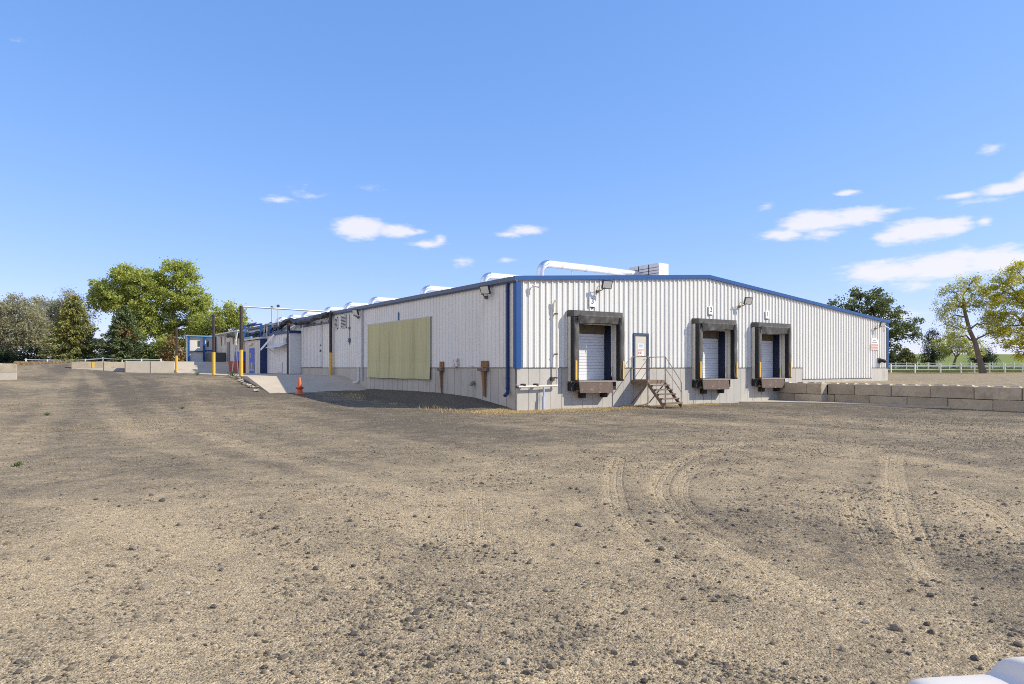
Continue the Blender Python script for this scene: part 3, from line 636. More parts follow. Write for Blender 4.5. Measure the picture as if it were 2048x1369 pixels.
# dock shelters and levelers: one thing each
def shelter(a, b, words, seed):
    rr = random.Random(seed)
    s = thing('dock_shelter', (a, 0, 1.19), 'black and grey dock shelter ' + words, 'dock shelter', 'dock shelters on the gable wall')
    for x0, x1 in ((a, a + .26), (b - .26, b)):
        v = MB(); v.box(x0 + .005, x1 - .005, -.23, -.04, 1.17, 4.08); v.build('side_board', BOARD, s)
        v = MB(); v.box(x0 + .01, x1 - .01, -.45, -.23, 1.16, 4.0); v.build('side_pad', FABRIC_K, s)
        vs = []; fs = []; nz_ = 14
        for k in range(nz_ + 1):
            z = 1.17 + (2.86 + rr.uniform(-.02, .02)) * k / nz_; wob = .015 * math.sin(k * 1.1 + seed)
            for j, xx in enumerate((x0 - .005, (x0 + x1) / 2, x1 + .02)):
                vs.append((xx + (rr.uniform(-.012, .012) if j == 2 else 0), -.462 - wob * (.3, 1, .6)[j] - rr.uniform(0, .008), z))
        for k in range(nz_):
            for j in range(2): fs.append((k * 3 + j, k * 3 + j + 1, k * 3 + j + 4, k * 3 + j + 3))
        m = MB().add(vs, fs); f_ = m.build('front_flap', FABRIC, s, smooth=True); md = f_.modifiers.new('t', 'SOLIDIFY'); md.thickness = .012
        v = MB(); gx0 = x0 + .06 if x0 == a else x1 - .10
        v.box(gx0, gx0 + .09, -.505, -.485, 1.24, 2.06); v.build('guide_strip', YEL, s)
    v = MB(); v.hexa([(a - .01, -.50, 3.95), (b - .09, -.50, 3.97), (b - .09, -.04, 3.97), (a - .01, -.04, 3.95)], [(a - .01, -.49, 4.20), (b - .09, -.49, 4.22), (b - .09, -.04, 4.25), (a - .01, -.04, 4.23)]); v.build('header_pad', FABRIC, s)
    nx, nz_ = 26, 7; vs = []; fs = []
    sag = [rr.uniform(0, .06) for _ in range(5)]
    for k in range(nz_ + 1):
        for j in range(nx + 1):
            u = j / nx; xx = a + .27 + (b - a - .54) * u
            drop = .42 + .05 * math.sin(u * 3.1 + seed) + .05 * u * (seed % 3 - 1) * (1 if seed != 2 else -1.2)
            z = 4.02 - (drop) * k / nz_
            yy = -.515 - .03 * math.sin(u * 21 + k * .7 + seed) * (k / nz_) * (1 - u * .4) - .035 * math.exp(-((u - .1 - .1 * k / nz_) / .06) ** 2) - .03 * math.exp(-((u - .9 + .12 * k / nz_) / .07) ** 2) + .08 * k / nz_
            vs.append((xx, yy, z))
    for k in range(nz_):
        for j in range(nx): i0 = k * (nx + 1) + j; fs.append((i0, i0 + 1, i0 + nx + 2, i0 + nx + 1))
    c_ = MB().add(vs, fs).build('head_curtain', FABRIC, s, smooth=True); md = c_.modifiers.new('t', 'SOLIDIFY'); md.thickness = .01
    for k in range(3 if seed != 1 else 2):   # torn rags at the upper corners
        xx = (a + .16, b - .3, a + .26)[k]; v = MB(); v.add([(xx, -.53, 4.0), (xx + .11, -.54, 3.97), (xx + .08, -.55, 3.72 - .1 * rr.random()), (xx + .02, -.54, 3.80)], [(0, 1, 2, 3)])
        r_ = v.build('torn_rag', FABRIC_K, s); md = r_.modifiers.new('t', 'SOLIDIFY'); md.thickness = .012
    return s
def leveler(a, b, words, seed):
    s = thing('dock_leveler', ((a + b) / 2, 0, .6), 'rusty dock leveler ' + words, 'dock leveler', 'dock levelers below the docks')
    v = MB(); v.hexa([(a + .34, -.48, .67), (b - .66, -.48, .64), (b - .66, -.44, .64), (a + .34, -.44, .67)], [(a + .30, -.45, 1.115), (b - .70, -.45, 1.115), (b - .70, -.41, 1.115), (a + .30, -.41, 1.115)]); v.build('lip_plate', RUSTB, s)
    v = MB(); v.box(a + .30, b - .45, -.46, .088, 1.125, 1.18); v.build('deck_plate', mat('worn deck steel', (.30, .25, .21), .7, var=.2, vscale=5) if seed == 3 else bpy.data.materials['worn deck steel'], s)
    for xx in (a + .0, b - .58):
        v = MB(); v.box(xx, xx + .30, -.26, -.025, .76, 1.12); v.build('bumper', BLACK, s, bevel=.02)
    for xx in (a + .62, b - 1.05):
        v = MB(); v.box(xx, xx + .2, -.30, -.025, .44, .70); v.build('lip_bracket', BLACK, s)
    v = MB(); v.box(a + .3, b - .62, -.36, -.025, .72, .80); v.build('toe_frame', RUST, s)
    if seed != 3:
        v = MB(); v.tube([(a + .5, -.3, .72), (a + .47, -.32, .4), (a + .52, -.33, .15 if seed == 2 else .3)], .014, 6); v.build('hanging_chain', DARKPOST, s)
    return s
for (a, b, words, no) in DOCKS: shelter(a, b, words, no); leveler(a, b, 'under the dock ' + words, no)

# ------------------------------------------------------------------ entry stairs
st = thing('entry_stairs', (7.0, -.5, 0), 'rusty steel stairs with pipe railings up to the beige entry door', 'stairs')
x0, x1, yf = 6.43, 7.6, -1.06
v = MB(); v.box(x0, x1, yf, -.03, 1.14, 1.19); v.box(x0, x0 + .05, yf, -.03, 1.02, 1.14); v.box(x1 - .05, x1, yf, -.03, 1.02, 1.14); v.box(x0 + .05, x1 - .05, yf, yf + .05, 1.02, 1.14); v.build('landing', RUST, st)
zt_, nT = 1.14, 5; yb = -2.02
for xx in (x0 + .02, x1 - .02):
    v = MB(); v.hexa([(xx - .02, yf, .90), (xx + .02, yf, .90), (xx + .02, yb, -.10), (xx - .02, yb, -.10)], [(xx - .02, yf, 1.12), (xx + .02, yf, 1.12), (xx + .02, yb, .10), (xx - .02, yb, .10)]); v.build('stringer', RUST, st)
for k in range(nT):
    zz = .985 - k * .195; yy = yf - .06 - k * .185
    v = MB(); v.box(x0 + .04, x1 - .04, yy - .24, yy, zz - .03, zz); v.box(x0 + .04, x1 - .04, yy - .24, yy - .225, zz - .06, zz - .03)
    for xx in (x0 + .041, x1 - .046): v.box(xx, xx + .005, yy - .2, yy - .02, zz - .09, zz - .03)
    v.build('tread', RUST, st)
def railpipe(pts, name='railing'): v = MB(); v.tube(pts, .021, 7); return v.build(name, RUSTP, st, smooth=True)
for p, q in (((x0, -.06), 1.19), ((x1, -.06), 1.19), ((x0, yf), -.1), ((x1, yf), -.1)): railpipe([(p[0], p[1], q), (p[0], p[1], 2.25)], 'post')
railpipe([(x0, -.06, 2.25), (x0, yf, 2.26), (x0 + .0, yf - .1, 2.14)]); railpipe([(x0, -.06, 1.72), (x0, yf, 1.72)])
railpipe([(x1, -.06, 2.25), (x1, yf, 2.25), (x1, yb + .08, 1.18), (x1, yb + .02, 1.08), (x1, yb, .02)], 'handrail'); railpipe([(x1, -.06, 1.72), (x1, yf, 1.72), (x1, yb, .64)])
v = MB(); v.bar((x0, yf + .06, 1.02), (x0, -.05, .1), .04); v.bar((x1, yf + .06, 1.02), (x1, -.05, .1), .04); v.build('brace', RUST, st)

# ------------------------------------------------------------------ pipework, lamps, signs on the gable wall
w_ = thing('water_pipe', (1.2, -.15, 0), 'cream pipe rising up the gable wall with a low horizontal run on a stand', 'pipe')
v = MB(); v.tube([(1.86, -.17, 1.0), (1.86, -.17, 4.45), (1.84, -.17, 4.56), (1.78, -.17, 4.6), (1.74, -.14, 4.5), (1.74, -.10, 4.1)], .032, 8); v.build('riser', PIPEC, w_, smooth=True)
v = MB(); v.tube([(-.2, -.2, .98), (1.0, -.2, .985), (1.9, -.18, 1.0)], .045, 8); v.build('low_run', PIPEC, w_, smooth=True)
v = MB(); v.tube([(1.15, -.2, .95), (1.15, -.2, .55)], .04, 8); v.tube([(1.12, -.2, .56), (1.10, -.22, -.08)], .058, 8); v.build('stand', mat('pale blue grey sleeve', (.40, .46, .62), .55), w_, smooth=True)
for z in (4.0, 2.3, 1.3): v = MB(); v.box(1.81, 1.91, -.205, -.04, z, z + .05); v.build('clamp', DARKPOST, w_)
for xx in (.1, .75): v = MB(); v.box(xx, xx + .1, -.24, -.025, 1.0, 1.1); v.build('clamp', DARKPOST, w_)
v = MB(); v.tube([(-.26, -.2, .98), (-.16, -.2, .98)], .06, 8); v.build('end_cap', DARKPOST, w_)
v = MB(); v.box(1.62, 1.76, -.16, -.03, 1.2, 1.36); v.build('valve_box', DARKPOST, w_)

fl = thing('flood_light', (4.19, -.037, 5.0), 'square black flood light above the dock numbered 3', 'flood light', 'flood lights on the warehouse walls'); fl_at = (4.30, -.037, 5.14)
v = MB(); v.box(4.12, 4.26, -.10, -.037, 4.93, 5.07); v.tube([(4.19, -.10, 5.0), (4.19, -.34, 5.04), (4.22, -.48, 5.14)], .022, 6); v.tube([(4.10, -.09, 5.05), (4.06, -.22, 5.2), (4.14, -.42, 5.22)], .012, 5); v.build('bracket', mat('weathered lamp bracket', (.16, .13, .10), .6), fl)
mx = Matrix.Translation((4.34, -.50, 5.27)) @ Matrix.Rotation(R(-14), 4, 'Z') @ Matrix.Rotation(R(20), 4, 'X')
v = MB(); v.box(-.24, .24, -.03, .05, -.19, .19)
for k in range(6): v.box(-.2 + k * .08, -.19 + k * .08, .05, .085, -.15, .15)
v.v = [tuple(mx @ Vector(p)) for p in v.v]; v.build('housing', LAMPB, fl)
v = MB(); v.box(-.205, .205, -.036, -.031, -.155, .155); v.v = [tuple(mx @ Vector(p)) for p in v.v]; v.build('lens', LENS, fl)
fl.location = fl_at
dup(fl, (14.5, -.037, 5.02), 0, 'square black flood light on the gable between docks 2 and 1')
dup(fl, (29.1, -.037, 4.35), 0, 'square black flood light above the warning signs at the far end of the gable', scale=(.9, .9, .9))
dup(fl, (XL - .036, 2.2, 4.80), R(-58), 'square black flood light on the shaded long wall near the corner')
dup(fl, (XL - .036, 16.5, 4.82), R(-62), 'square black flood light on the shaded long wall beside the downspout')
sc_ = thing('security_camera', (.6, -.03, 5.05), 'small white bullet camera on the gable near the blue corner trim', 'security camera')
v = MB(); v.box(.56, .64, -.05, -.0, 5.0, 5.1); v.bar((.6, -.04, 5.05), (.66, -.18, 5.1), .03); v.build('mount', PVC, sc_)
v = MB(); v.tube([(.58, -.16, 5.14), (.80, -.30, 5.07)], .04, 8); v.build('body', PVC, sc_, smooth=True); v = MB(); v.tube([(.80, -.30, 5.07), (.815, -.31, 5.065)], .034, 8); v.build('lens', BLACK, sc_)
sc2 = dup(sc_, (30.25, -.03, 4.42), R(20), 'small white bullet camera under the rake trim at the far end of the gable')
for xx, z, n in ((3.97, 4.66, 3), (12.12, 4.70, 2), (17.02, 4.70, 1)):
    s = thing('number_sign', (xx, -.05, z), 'white plate with the number %d above a dock' % n, 'sign', 'dock number signs')
    v = MB(); v.box(xx - .17, xx + .17, -.085, -.055, z - .22, z + .22); v.build('plate', SIGNW, s, bevel=.006)
    text_obj('number', str(n), .34, INK, s, (xx, -.09, z + .02), (R(90), 0, 0))
    v = MB(); v.box(xx - .1, xx + .1, -.055, -.036, z - .28, z - .2); v.build('mounting_clip', DARKBOX, s)
s = thing('warning_sign', (29.0, -.05, 3.45), 'white warning plate over faded red bands at the far end of the gable', 'sign')
v = MB(); v.prism([(28.55, 3.30), (29.42, 3.30), (29.42, 3.5), (29.28, 3.72), (28.72, 3.72), (28.55, 3.5)], 'y', -.06, -.04); v.build('plate', SIGNW, s)
v = MB(); v.box(28.5, 29.46, -.06, -.04, 2.93, 3.285); v.build('band_plate', mat('faded pink red plate', (.72, .50, .43), .6), s)
v = MB(); v.box(28.62, 29.3, -.064, -.061, 3.40, 3.46); v.box(28.75, 29.15, -.064, -.061, 3.53, 3.58); v.build('print', mat('grey print', (.3, .3, .3), .6), s)
v = MB(); v.box(28.5, 29.46, -.064, -.061, 3.22, 3.27); v.box(28.58, 29.38, -.064, -.061, 3.03, 3.13); v.build('red_band', REDS, s)
h_ = thing('vent_outlet', (29.7, -.1, 2.18), 'black vent elbow sticking out low on the far end of the gable', 'vent')
v = MB(); v.tube([(29.6, -.03, 2.2), (29.6, -.16, 2.23), (29.68, -.26, 2.22), (29.85, -.30, 2.18)], .12, 10); v.build('elbow', BLACK, h_, smooth=True)
v = MB(); v.box(29.42, 29.78, -.08, -.037, 2.05, 2.4); v.tube([(29.85, -.30, 2.18), (30.0, -.32, 2.2)], .08, 8); v.build('flange', DARKBOX, h_)

# ------------------------------------------------------------------ fittings on the shaded long wall
e_ = thing('electrical_box', (XL, 4.73, 1.94), 'small white junction box with rust spots on the long wall', 'electrical box')
v = MB(); v.box(XL - .13, XL - .036, 4.54, 4.92, 1.80, 2.18); v.build('box', mat('rust spotted white box', (.68, .66, .62), .5, stain=(.2, .09, .06), stain_scale=9, stain_lo=.5, stain_hi=.6), e_, bevel=.008)
v = MB(); v.tube([(XL - .07, 4.75, 1.82), (XL - .07, 4.75, 1.66)], .015, 6); v.build('conduit', GALV, e_)
for yy, ww, lab, pw in ((6.1, .34, 'slim rotting timber post with a rusty bracket on the long wall beside the olive sheet', .09), (2.3, .55, 'broad brown timber bracket with a long post on the long wall near the corner', .2)):
    k_ = thing('wall_bracket', (XL, yy, 1.5), lab, 'bracket')
    v = MB(); v.box(XL - .09, XL - .04, yy - ww / 2, yy + ww / 2, 1.78, 2.05); v.build('back_board', WOOD, k_)
    v = MB(); v.box(XL - .2, XL - .04, yy - ww * .55, yy + ww * .7, 1.60, 1.74); v.build('steel_bracket', RUST, k_)
    v = MB(); v.hexa([(XL - .10, yy - pw * .35, .50), (XL - .05, yy - pw * .35, .50), (XL - .05, yy + pw * .35, .50), (XL - .10, yy + pw * .35, .50)], [(XL - .18, yy - pw / 2, 1.60), (XL - .05, yy - pw / 2, 1.60), (XL - .05, yy + pw / 2, 1.60), (XL - .18, yy + pw / 2, 1.60)]); v.build('post', WOOD, k_)
k_ = thing('wall_hydrant', (XL, 3.2, 1.05), 'small green grey round pipe fitting on the shaded foundation', 'pipe fitting')
v = MB(); v.tube([(XL - .015, 3.2, 1.1), (XL - .17, 3.2, 1.05), (XL - .2, 3.2, .95)], .085, 10); v.build('fitting', mat('green grey cast iron', (.20, .22, .16), .7), k_, smooth=True)
v = MB(); v.tube([(XL - .03, 3.42, 1.2), (XL - .03, 3.42, 1.82)], .014, 6); v.box(XL - .05, XL - .02, 3.3, 3.5, 1.8, 1.84); v.build('conduit', GALV, k_)

# ------------------------------------------------------------------ roof ducts
dz = 6.62; dc = thing('roof_duct', (3.0, 2.4, 5.6), 'long silver duct rising at the front of the roof and running into the foil box', 'duct', 'silver ducts along the roof')
def duct(t, y, L, drop=0.0):
    v = MB(); el = [(3.0, y, 5.55), (3.0, y, 6.15)] + [(3.0 + .45 * (1 - math.cos(a)), y, 6.15 + .45 * math.sin(a)) for a in np.linspace(.2, math.pi / 2, 8)]
    v.tube(el, .185, 14); v.build('elbow', DUCTE, t, smooth=True)
    v = MB(); v.tube([(3.45, y, 6.60), (3.45 + L * .5, y, 6.60 - drop / 2 + .02), (3.45 + L, y, 6.60 - drop)], .175, 14); v.build('duct_run', DUCT, t, smooth=True)
    v = MB()
    for xx in np.arange(4.2, 3.2 + L, 1.5): v.tube([(xx, y, 6.6), (xx + .06, y, 6.6)], .182, 14)
    v.build('joint_bands', DUCTB, t)
    v = MB(); v.bar((4.9, y, 5.9), (4.9, y, 6.45), .03); v.build('support', GALV, t)
duct(dc, 2.4, 5.9, .02)
p2 = thing('roof_duct', (3.0, 7.28, 5.6), 'silver duct elbow just above the blue corner of the warehouse roof', 'duct', 'silver ducts along the roof'); duct(p2, 7.28, 6.0)
for yy, lab in ((14.05, 'silver duct elbow above the plain wall right of the olive sheet'), (21.9, 'silver duct elbow above the left edge of the olive sheet'), (26.7, 'silver duct elbow above the downspout and louvres'), (31.2, 'silver duct elbow behind the near end of the black tarp'), (37.0, 'silver duct elbow behind the middle of the black tarp'), (41.2, 'silver duct elbow between the two thin vent stacks'), (45.0, 'farthest silver duct elbow on the roof')):
    dup(p2, (3.0, yy, 5.6), 0, lab)
b_ = thing('roof_box', (9.7, 1.9, 6.2), 'foil clad box on the roof at the end of the front duct', 'duct box')
v = MB(); v.hexa([(9.35, .95, 6.15), (10.05, .95, 6.15), (10.05, 3.0, 6.15), (9.35, 3.0, 6.15)], [(9.35, .95, 7.02), (10.05, .95, 7.02), (10.05, 3.0, 7.02), (9.35, 3.0, 7.02)]); v.build('casing', DUCTB, b_)
v = MB(); v.box(9.35, 10.05, .925, .947, 6.2, 7.0); v.build('end_plate', DUCT, b_)
v = MB()
for z in (6.35, 6.5, 6.65, 6.8): v.box(9.33, 9.348, .95, 3.0, z, z + .02)
for yy in (1.6, 2.3): v.box(9.325, 9.348, yy, yy + .03, 6.15, 7.0)
v.build('seams', DARKBOX, b_)

# ------------------------------------------------------------------ left: portal posts, tarp, shed, blue frame, far building
def portal(y, top, label, beam):
    p = thing('portal_post', (-5.95, y, 1.25), label, 'post', 'yellow and black portal posts')
    v = MB(); v.tube([(-5.95, y, .9), (-5.95, y, 2.85)], .12, 12); v.build('yellow_sleeve', YEL, p, smooth=True)
    v = MB(); v.tube([(-5.95, y, 2.85), (-5.95, y, top)], .095, 12); v.build('dark_pipe', DARKPOST, p, smooth=True)
    if beam == 1:
        v = MB(); v.tube([(-5.95, y, top - .05), (-.32, y, top - .10)], .05, 8); v.build('cross_beam', GALV, p, smooth=True)
    if beam == 2:
        v = MB(); v.tube([(-6.6, y + .1, 4.57), (-5.2, y, 4.57)], .03, 6); v.build('cross_arm', DARKPOST, p)
    return p
portal(20.75, 5.55, 'tall yellow and black pipe post carrying the long beam at the pad edge', 1)
portal(28.8, 5.52, 'yellow and black pipe post with a short cross arm before the far ramp', 2)
portal(45.0, 5.45, 'farthest yellow and black pipe post beside the lit ramp and block wall', 0)
def wallpost(y, label, lower):
    p = thing('wall_post', (-.3, y, 1.25), label, 'post')
    v = MB(); v.tube([(-.32, y, 1.0), (-.32, y, 2.75)], .11, 12); v.build('lower_pipe', lower, p, smooth=True)
    v = MB(); v.tube([(-.32, y, 2.75), (-.32, y, 5.5)], .10, 12); v.build('upper_pipe', DARKPOST, p, smooth=True)
wallpost(20.75, 'yellow and black pipe post against the long wall beside the louvres', YEL)
wallpost(44.7, 'black pipe post left of the blue door shed', BLACK)
p = thing('wall_post', (-.75, 27.9, 1.25), 'black pipe post at the right end of the blue door shed', 'post'); v = MB(); v.tube([(-.95, 27.9, 1.2), (-.95, 27.9, 5.1)], .12, 12); v.build('pipe', DARKPOST, p, smooth=True)
# rolled tarp sagging along the eave
tp = thing('tarp_roll', (-.4, 32, 5.3), 'rolled black tarp sagging along the eave of the long wall', 'tarp')
ctrl = [(20.9, 5.30), (23.5, 5.12), (26.0, 5.05), (27.6, 5.08), (28.8, 5.40), (29.4, 5.36), (31.5, 4.98), (34.0, 4.92), (35.5, 5.05), (36.8, 4.8), (40, 4.75), (44, 4.8), (47.5, 4.9), (50, 5.0)]
yy = np.linspace(20.9, 50, 120); zz = np.interp(yy, [c[0] for c in ctrl], [c[1] for c in ctrl])
rr_ = .17 + .06 * (fbm(yy, yy * 0, 1.1, 3) - .5) * 2; rr_[0] = .1
v = MB(); v.tube([(-.52 - .1 * math.sin(a * 1.7), a, b) for a, b in zip(yy, zz)], list(rr_), 10)
v.v = [tuple(Vector(p) + Vector((random.uniform(-.03, .03), random.uniform(-.03, .03), random.uniform(-.04, .04)))) for p in v.v]; v.build('roll', TARP, tp)
v = MB(); pts = [(-.95 + random.uniform(-.35, .35), a, 4.55 + random.uniform(-.3, .15) - .25 * math.sin((a - 34) * .5)) for a in np.linspace(35.5, 43.5, 26)]; v.tube(pts, [.16 + .14 * random.random() for _ in pts], 8); v.build('crumpled_bundle', TARP, tp)
# blue door shed
sh = thing('blue_door_shed', (-.8, 33, 1.3), 'low white shed with a blue door and blue fascia against the long wall', 'shed')
def ribwall(m, x, y0, y1, z0, z1, pitch, hgt):
    m.box(x, XL - .04, y0, y1, z0, z1); a = y0 + .15
    while a < y1 - .1: m.box(x - hgt, x, a, a + .05, z0 + .01, z1 - .01); a += pitch
v = MB(); ribwall(v, -.95, 27.6, 33.7, 1.30, 4.32, .61, .02); v.build('wall', WHITE_B, sh)
v = MB(); v.box(-1.02, XL - .04, 27.5, 33.7, 4.322, 4.52); v.build('fascia', BLUE_D, sh)
v = MB(); ribwall(v, -1.45, 33.75, 38.6, 1.28, 4.05, .41, .02); v.build('porch', CREAM, sh)
v = MB(); v.hexa([(-1.6, 33.6, 4.1), (-.6, 33.6, 4.18), (-.6, 38.7, 4.18), (-1.6, 38.7, 4.1)], [(-1.6, 33.6, 4.24), (-.6, 33.6, 4.30), (-.6, 38.7, 4.30), (-1.6, 38.7, 4.24)]); v.build('porch_eave', BOARD, sh)
v = MB(); v.box(-1.49, -.96, 33.70, 33.745, 1.3, 4.08); v.build('corner_trim', BLUE_D, sh)
v = MB(); v.box(-1.50, -1.473, 35.55, 37.2, 1.30, 3.40); dr = v.build('door', BLUEDOOR, sh)
v = MB(); v.box(-1.512, -1.502, 35.65, 36.33, 1.6, 2.15); v.box(-1.512, -1.502, 36.42, 37.1, 1.6, 2.15); v.build('mesh_panel', GREYM, dr)
v = MB(); v.box(-1.516, -1.502, 36.34, 36.41, 1.55, 2.22); v.box(-1.516, -1.502, 35.6, 37.15, 1.53, 1.59); v.build('push_bars', PVC, dr)
v = MB(); v.prism([(36.95, 2.5), (36.85, 2.8), (36.98, 2.85), (36.88, 3.02), (36.72, 2.98), (36.80, 2.75), (36.65, 2.68), (36.75, 2.6), (36.85, 2.66)], 'x', -1.508, -1.502); v.build('emblem', mat('yellow decal', (.8, .6, .1), .6), dr)
v = MB(); v.box(-1.6, -1.475, 36.1, 37.3, 3.68, 3.84); v.build('lamp', mat('cream lamp cover', (.75, .62, .38), .4), sh)
v = MB(); v.box(-1.0, -.972, 29.3, 30.7, 1.38, 2.2)
for z in (1.45, 1.6, 1.75, 1.9, 2.05): v.box(-1.03, -1.001, 29.35, 30.65, z, z + .07)
v.build('grille', WHITE_B, sh)
v = MB(); v.hexa([(-1.55, 28.1, 3.30), (-.97, 28.1, 3.55), (-.97, 31.9, 3.55), (-1.55, 31.9, 3.30)], [(-1.55, 28.1, 3.34), (-.97, 28.1, 3.60), (-.97, 31.9, 3.60), (-1.55, 31.9, 3.34)])
for a in (28.6, 31.6): v.bar((-.98, a, 2.95), (-1.45, a, 3.30), .05)
v.build('awning', WHITE_B, sh)
v = MB(); v.bar((-1.55, 33.3, 3.2), (-1.05, 31.3, 4.35), .05, .16); v.build('strut', PVC, sh)
v = MB(); v.box(-1.06, -.975, 28.2, 28.9, 3.45, 4.0); v.build('meter', GALV, sh)
# blue pipe rack standing on the porch roof
pr = thing('pipe_rack', (-1.1, 36.5, 4.3), 'blue steel frame with galvanised hoops above the blue door shed', 'pipe rack')
v = MB()
for a, xx in ((38.9, -1.5), (35.3, -1.0), (33.2, -.8)): v.bar((xx, a, 4.28), (xx, a, 5.45), .16)
v.bar((-1.5, 38.9, 5.35), (-1.0, 35.3, 5.4), .12); v.bar((-1.5, 40.5, 5.4), (-1.5, 35.0, 5.45), .10); v.bar((-1.0, 35.3, 4.34), (-.8, 30.2, 4.60), .10); v.bar((-.8, 33.2, 4.6), (-.5, 30.5, 5.35), .06)
v.build('frame', BLUE, pr)
v = MB(); v.bar((-1.6, 40.6, 4.95), (-1.6, 37.6, 4.98), .16); v.bar((-1.55, 38.6, 4.30), (-1.55, 36.2, 4.32), .14); v.bar((-1.5, 38.95, 4.35), (-1.62, 38.2, 5.3), .12); v.build('pale_beams', LBLUE, pr)
for a in (33.2, 34.0):
    v = MB(); v.tube([(-1.1, a, 4.3), (-1.1, a, 4.95)] + [(-1.1 + .0, a - .45 + .45 * math.cos(t), 4.95 + .35 * math.sin(t)) for t in np.linspace(.2, 1.7, 7)] + [(-.7, a - 1.1, 5.2)], .045, 8); v.build('hoop', GALV, pr, smooth=True)
v = MB()
for a in (31.4, 32.0, 32.6): v.bar((-.75, a, 4.5), (-.75, a, 5.2), .05)
v.bar((-.75, 30.8, 5.0), (-.75, 33.0, 5.0), .05); v.build('guard_rail', GUTTER, pr)
v = MB(); v.bar((-.25, 28.2, 5.05), (-.6, 30.4, 4.45), .06, .12); v.build('strut', PVC, pr)
for a, top, lab in ((33.6, 6.62, 'thin galvanised vent stack with a cap, left of the other stack'), (31.8, 6.6, 'thin galvanised vent stack with a cap, right of the other stack')):
    s = thing('vent_stack', (-.6, a, 4.5), lab, 'vent stack'); v = MB(); v.tube([(-.6, a, 4.4), (-.6, a, top)], .045, 8); v.build('pipe', GALV, s)
    v = MB(); v.lathe([(.09, 0), (.13, .02), (.13, .10), (.03, .18)], 10, (-.6, a, top)); v.bar((-.6, a - .25, top + .06), (-.6, a + .1, top + .06), .05); v.build('cap', DARKBOX, s)
# red and blue bin left of the shed
rb = thing('steel_bin', (-1.2, 41.5, 1.3), 'red steel bin with a blue upper panel behind the nearest yellow post', 'bin')
v = MB(); v.hexa([(-1.7, 40.2, 1.3), (XL - .1, 40.2, 1.3), (XL - .1, 43.6, 1.3), (-1.7, 43.6, 1.3)], [(-1.8, 40.1, 2.35), (XL - .1, 40.1, 2.35), (XL - .1, 43.7, 2.35), (-1.8, 43.7, 2.35)]); v.build('tub', REDP, rb)
v = MB(); v.box(-1.55, XL - .1, 39.9, 42.2, 2.36, 3.2); v.build('upper_panel', BLUEDOOR, rb)
v = MB(); v.tube([(-2.3, 39.8, 1.3), (-1.6, 41.0, 5.0)], .05, 8); v.build('leaning_pipe', PIPEC, rb)
lp = thing('leaning_pole', (-1.9, 36.8, 1.3), 'thin cream pole leaning across the front of the blue door shed', 'pole'); v = MB(); v.tube([(-2.6, 36.2, 1.29), (-2.1, 39.6, 4.9)], .04, 8); v.build('shaft', PIPEC, lp)
v = MB(); v.tube([(-2.6, 36.2, 1.27), (-2.6, 36.2, 1.32)], .09, 8); v.build('foot', GALV, lp)
# far cream building continuing the line of the warehouse
fb = thing('storage_building', (6, 58, 2.3), 'cream sided building with a grey door beyond the far ramp', 'building')
v = MB(); v.box(XL, 30.8, YE + .01, 71, 2.38, 5.32); a = YE + .3
while a < 70.8: v.box(XL - .025, XL, a, a + .05, 2.39, 5.3); a += .61
v.build('wall', CREAM, fb)
v = MB(); v.box(XL - .02, 1, YE + .01, 71, -.3, 2.375); v.build('foundation', CONC, fb)
roof(fb, YE + .005, 71.2)
v = MB(); v.box(-.55, XL, YE + .3, 56.5, 5.30, 5.41); v.build('eave', BOARD, fb)
v = MB()
for a in np.arange(46.2, 56.2, 1.5): v.box(-.5, XL, a, a + .08, 5.17, 5.295)
v.build('rafter_tails', BOARD, fb)
v = MB(); v.box(XL - .06, XL - .03, 50.9, 52.1, 2.40, 4.45); v.build('door', mat('grey steel door', (.20, .21, .22), .6), fb)
for a in (47.6, 49.3, 53.0, 54.8):
    v = MB(); v.box(XL - .05, XL - .028, a, a + .14, 4.15, 5.1); v.build('slot_vent', DARKBOX, fb)
v = MB(); v.box(-1.2, XL - .06, 52.6, 57.2, 2.44, 3.35); tag(v.build('loading_bin', mat('dark olive grey steel', (.10, .095, .085), .7, var=.15)), 'low dark grey bin on the far ramp below the cream building', 'bin')
be = thing('blue_frame_porch', (-1.6, 58.5, 2.4), 'white panelled porch with blue steel columns at the far end of the buildings', 'porch')
v = MB(); v.box(-2.85, XL - .05, 57.75, 59.5, 2.41, 5.15); v.build('panels', CREAM, be)
v = MB()
for xx in (-3.0, -1.45, -.3):
    q_ = MB(); q_.box(xx, xx + .19, 57.5, 57.7, 2.41, 5.2); q_.build('column', BLUE, be)
v.box(-2.8, -1.45, 57.55, 57.68, 3.5, 3.62); v.box(-1.25, -.3, 57.55, 57.68, 3.6, 3.72); v.build('cross_rails', BLUE, be)
v = MB(); v.hexa([(-3.2, 57.4, 5.2), (XL, 57.4, 5.2), (XL, 59.6, 5.25), (-3.2, 59.6, 5.25)], [(-3.2, 57.4, 5.3), (XL, 57.4, 5.3), (XL, 59.6, 5.35), (-3.2, 59.6, 5.35)]); v.build('canopy', LBLUE, be)
v = MB(); v.box(-1.95, -1.75, 57.70, 57.745, 4.1, 4.75); v.box(-1.05, -.85, 57.70, 57.745, 4.1, 4.85); v.box(-.95, -.88, 57.70, 57.745, 2.5, 3.1); v.build('window_slot', DARKBOX, be)
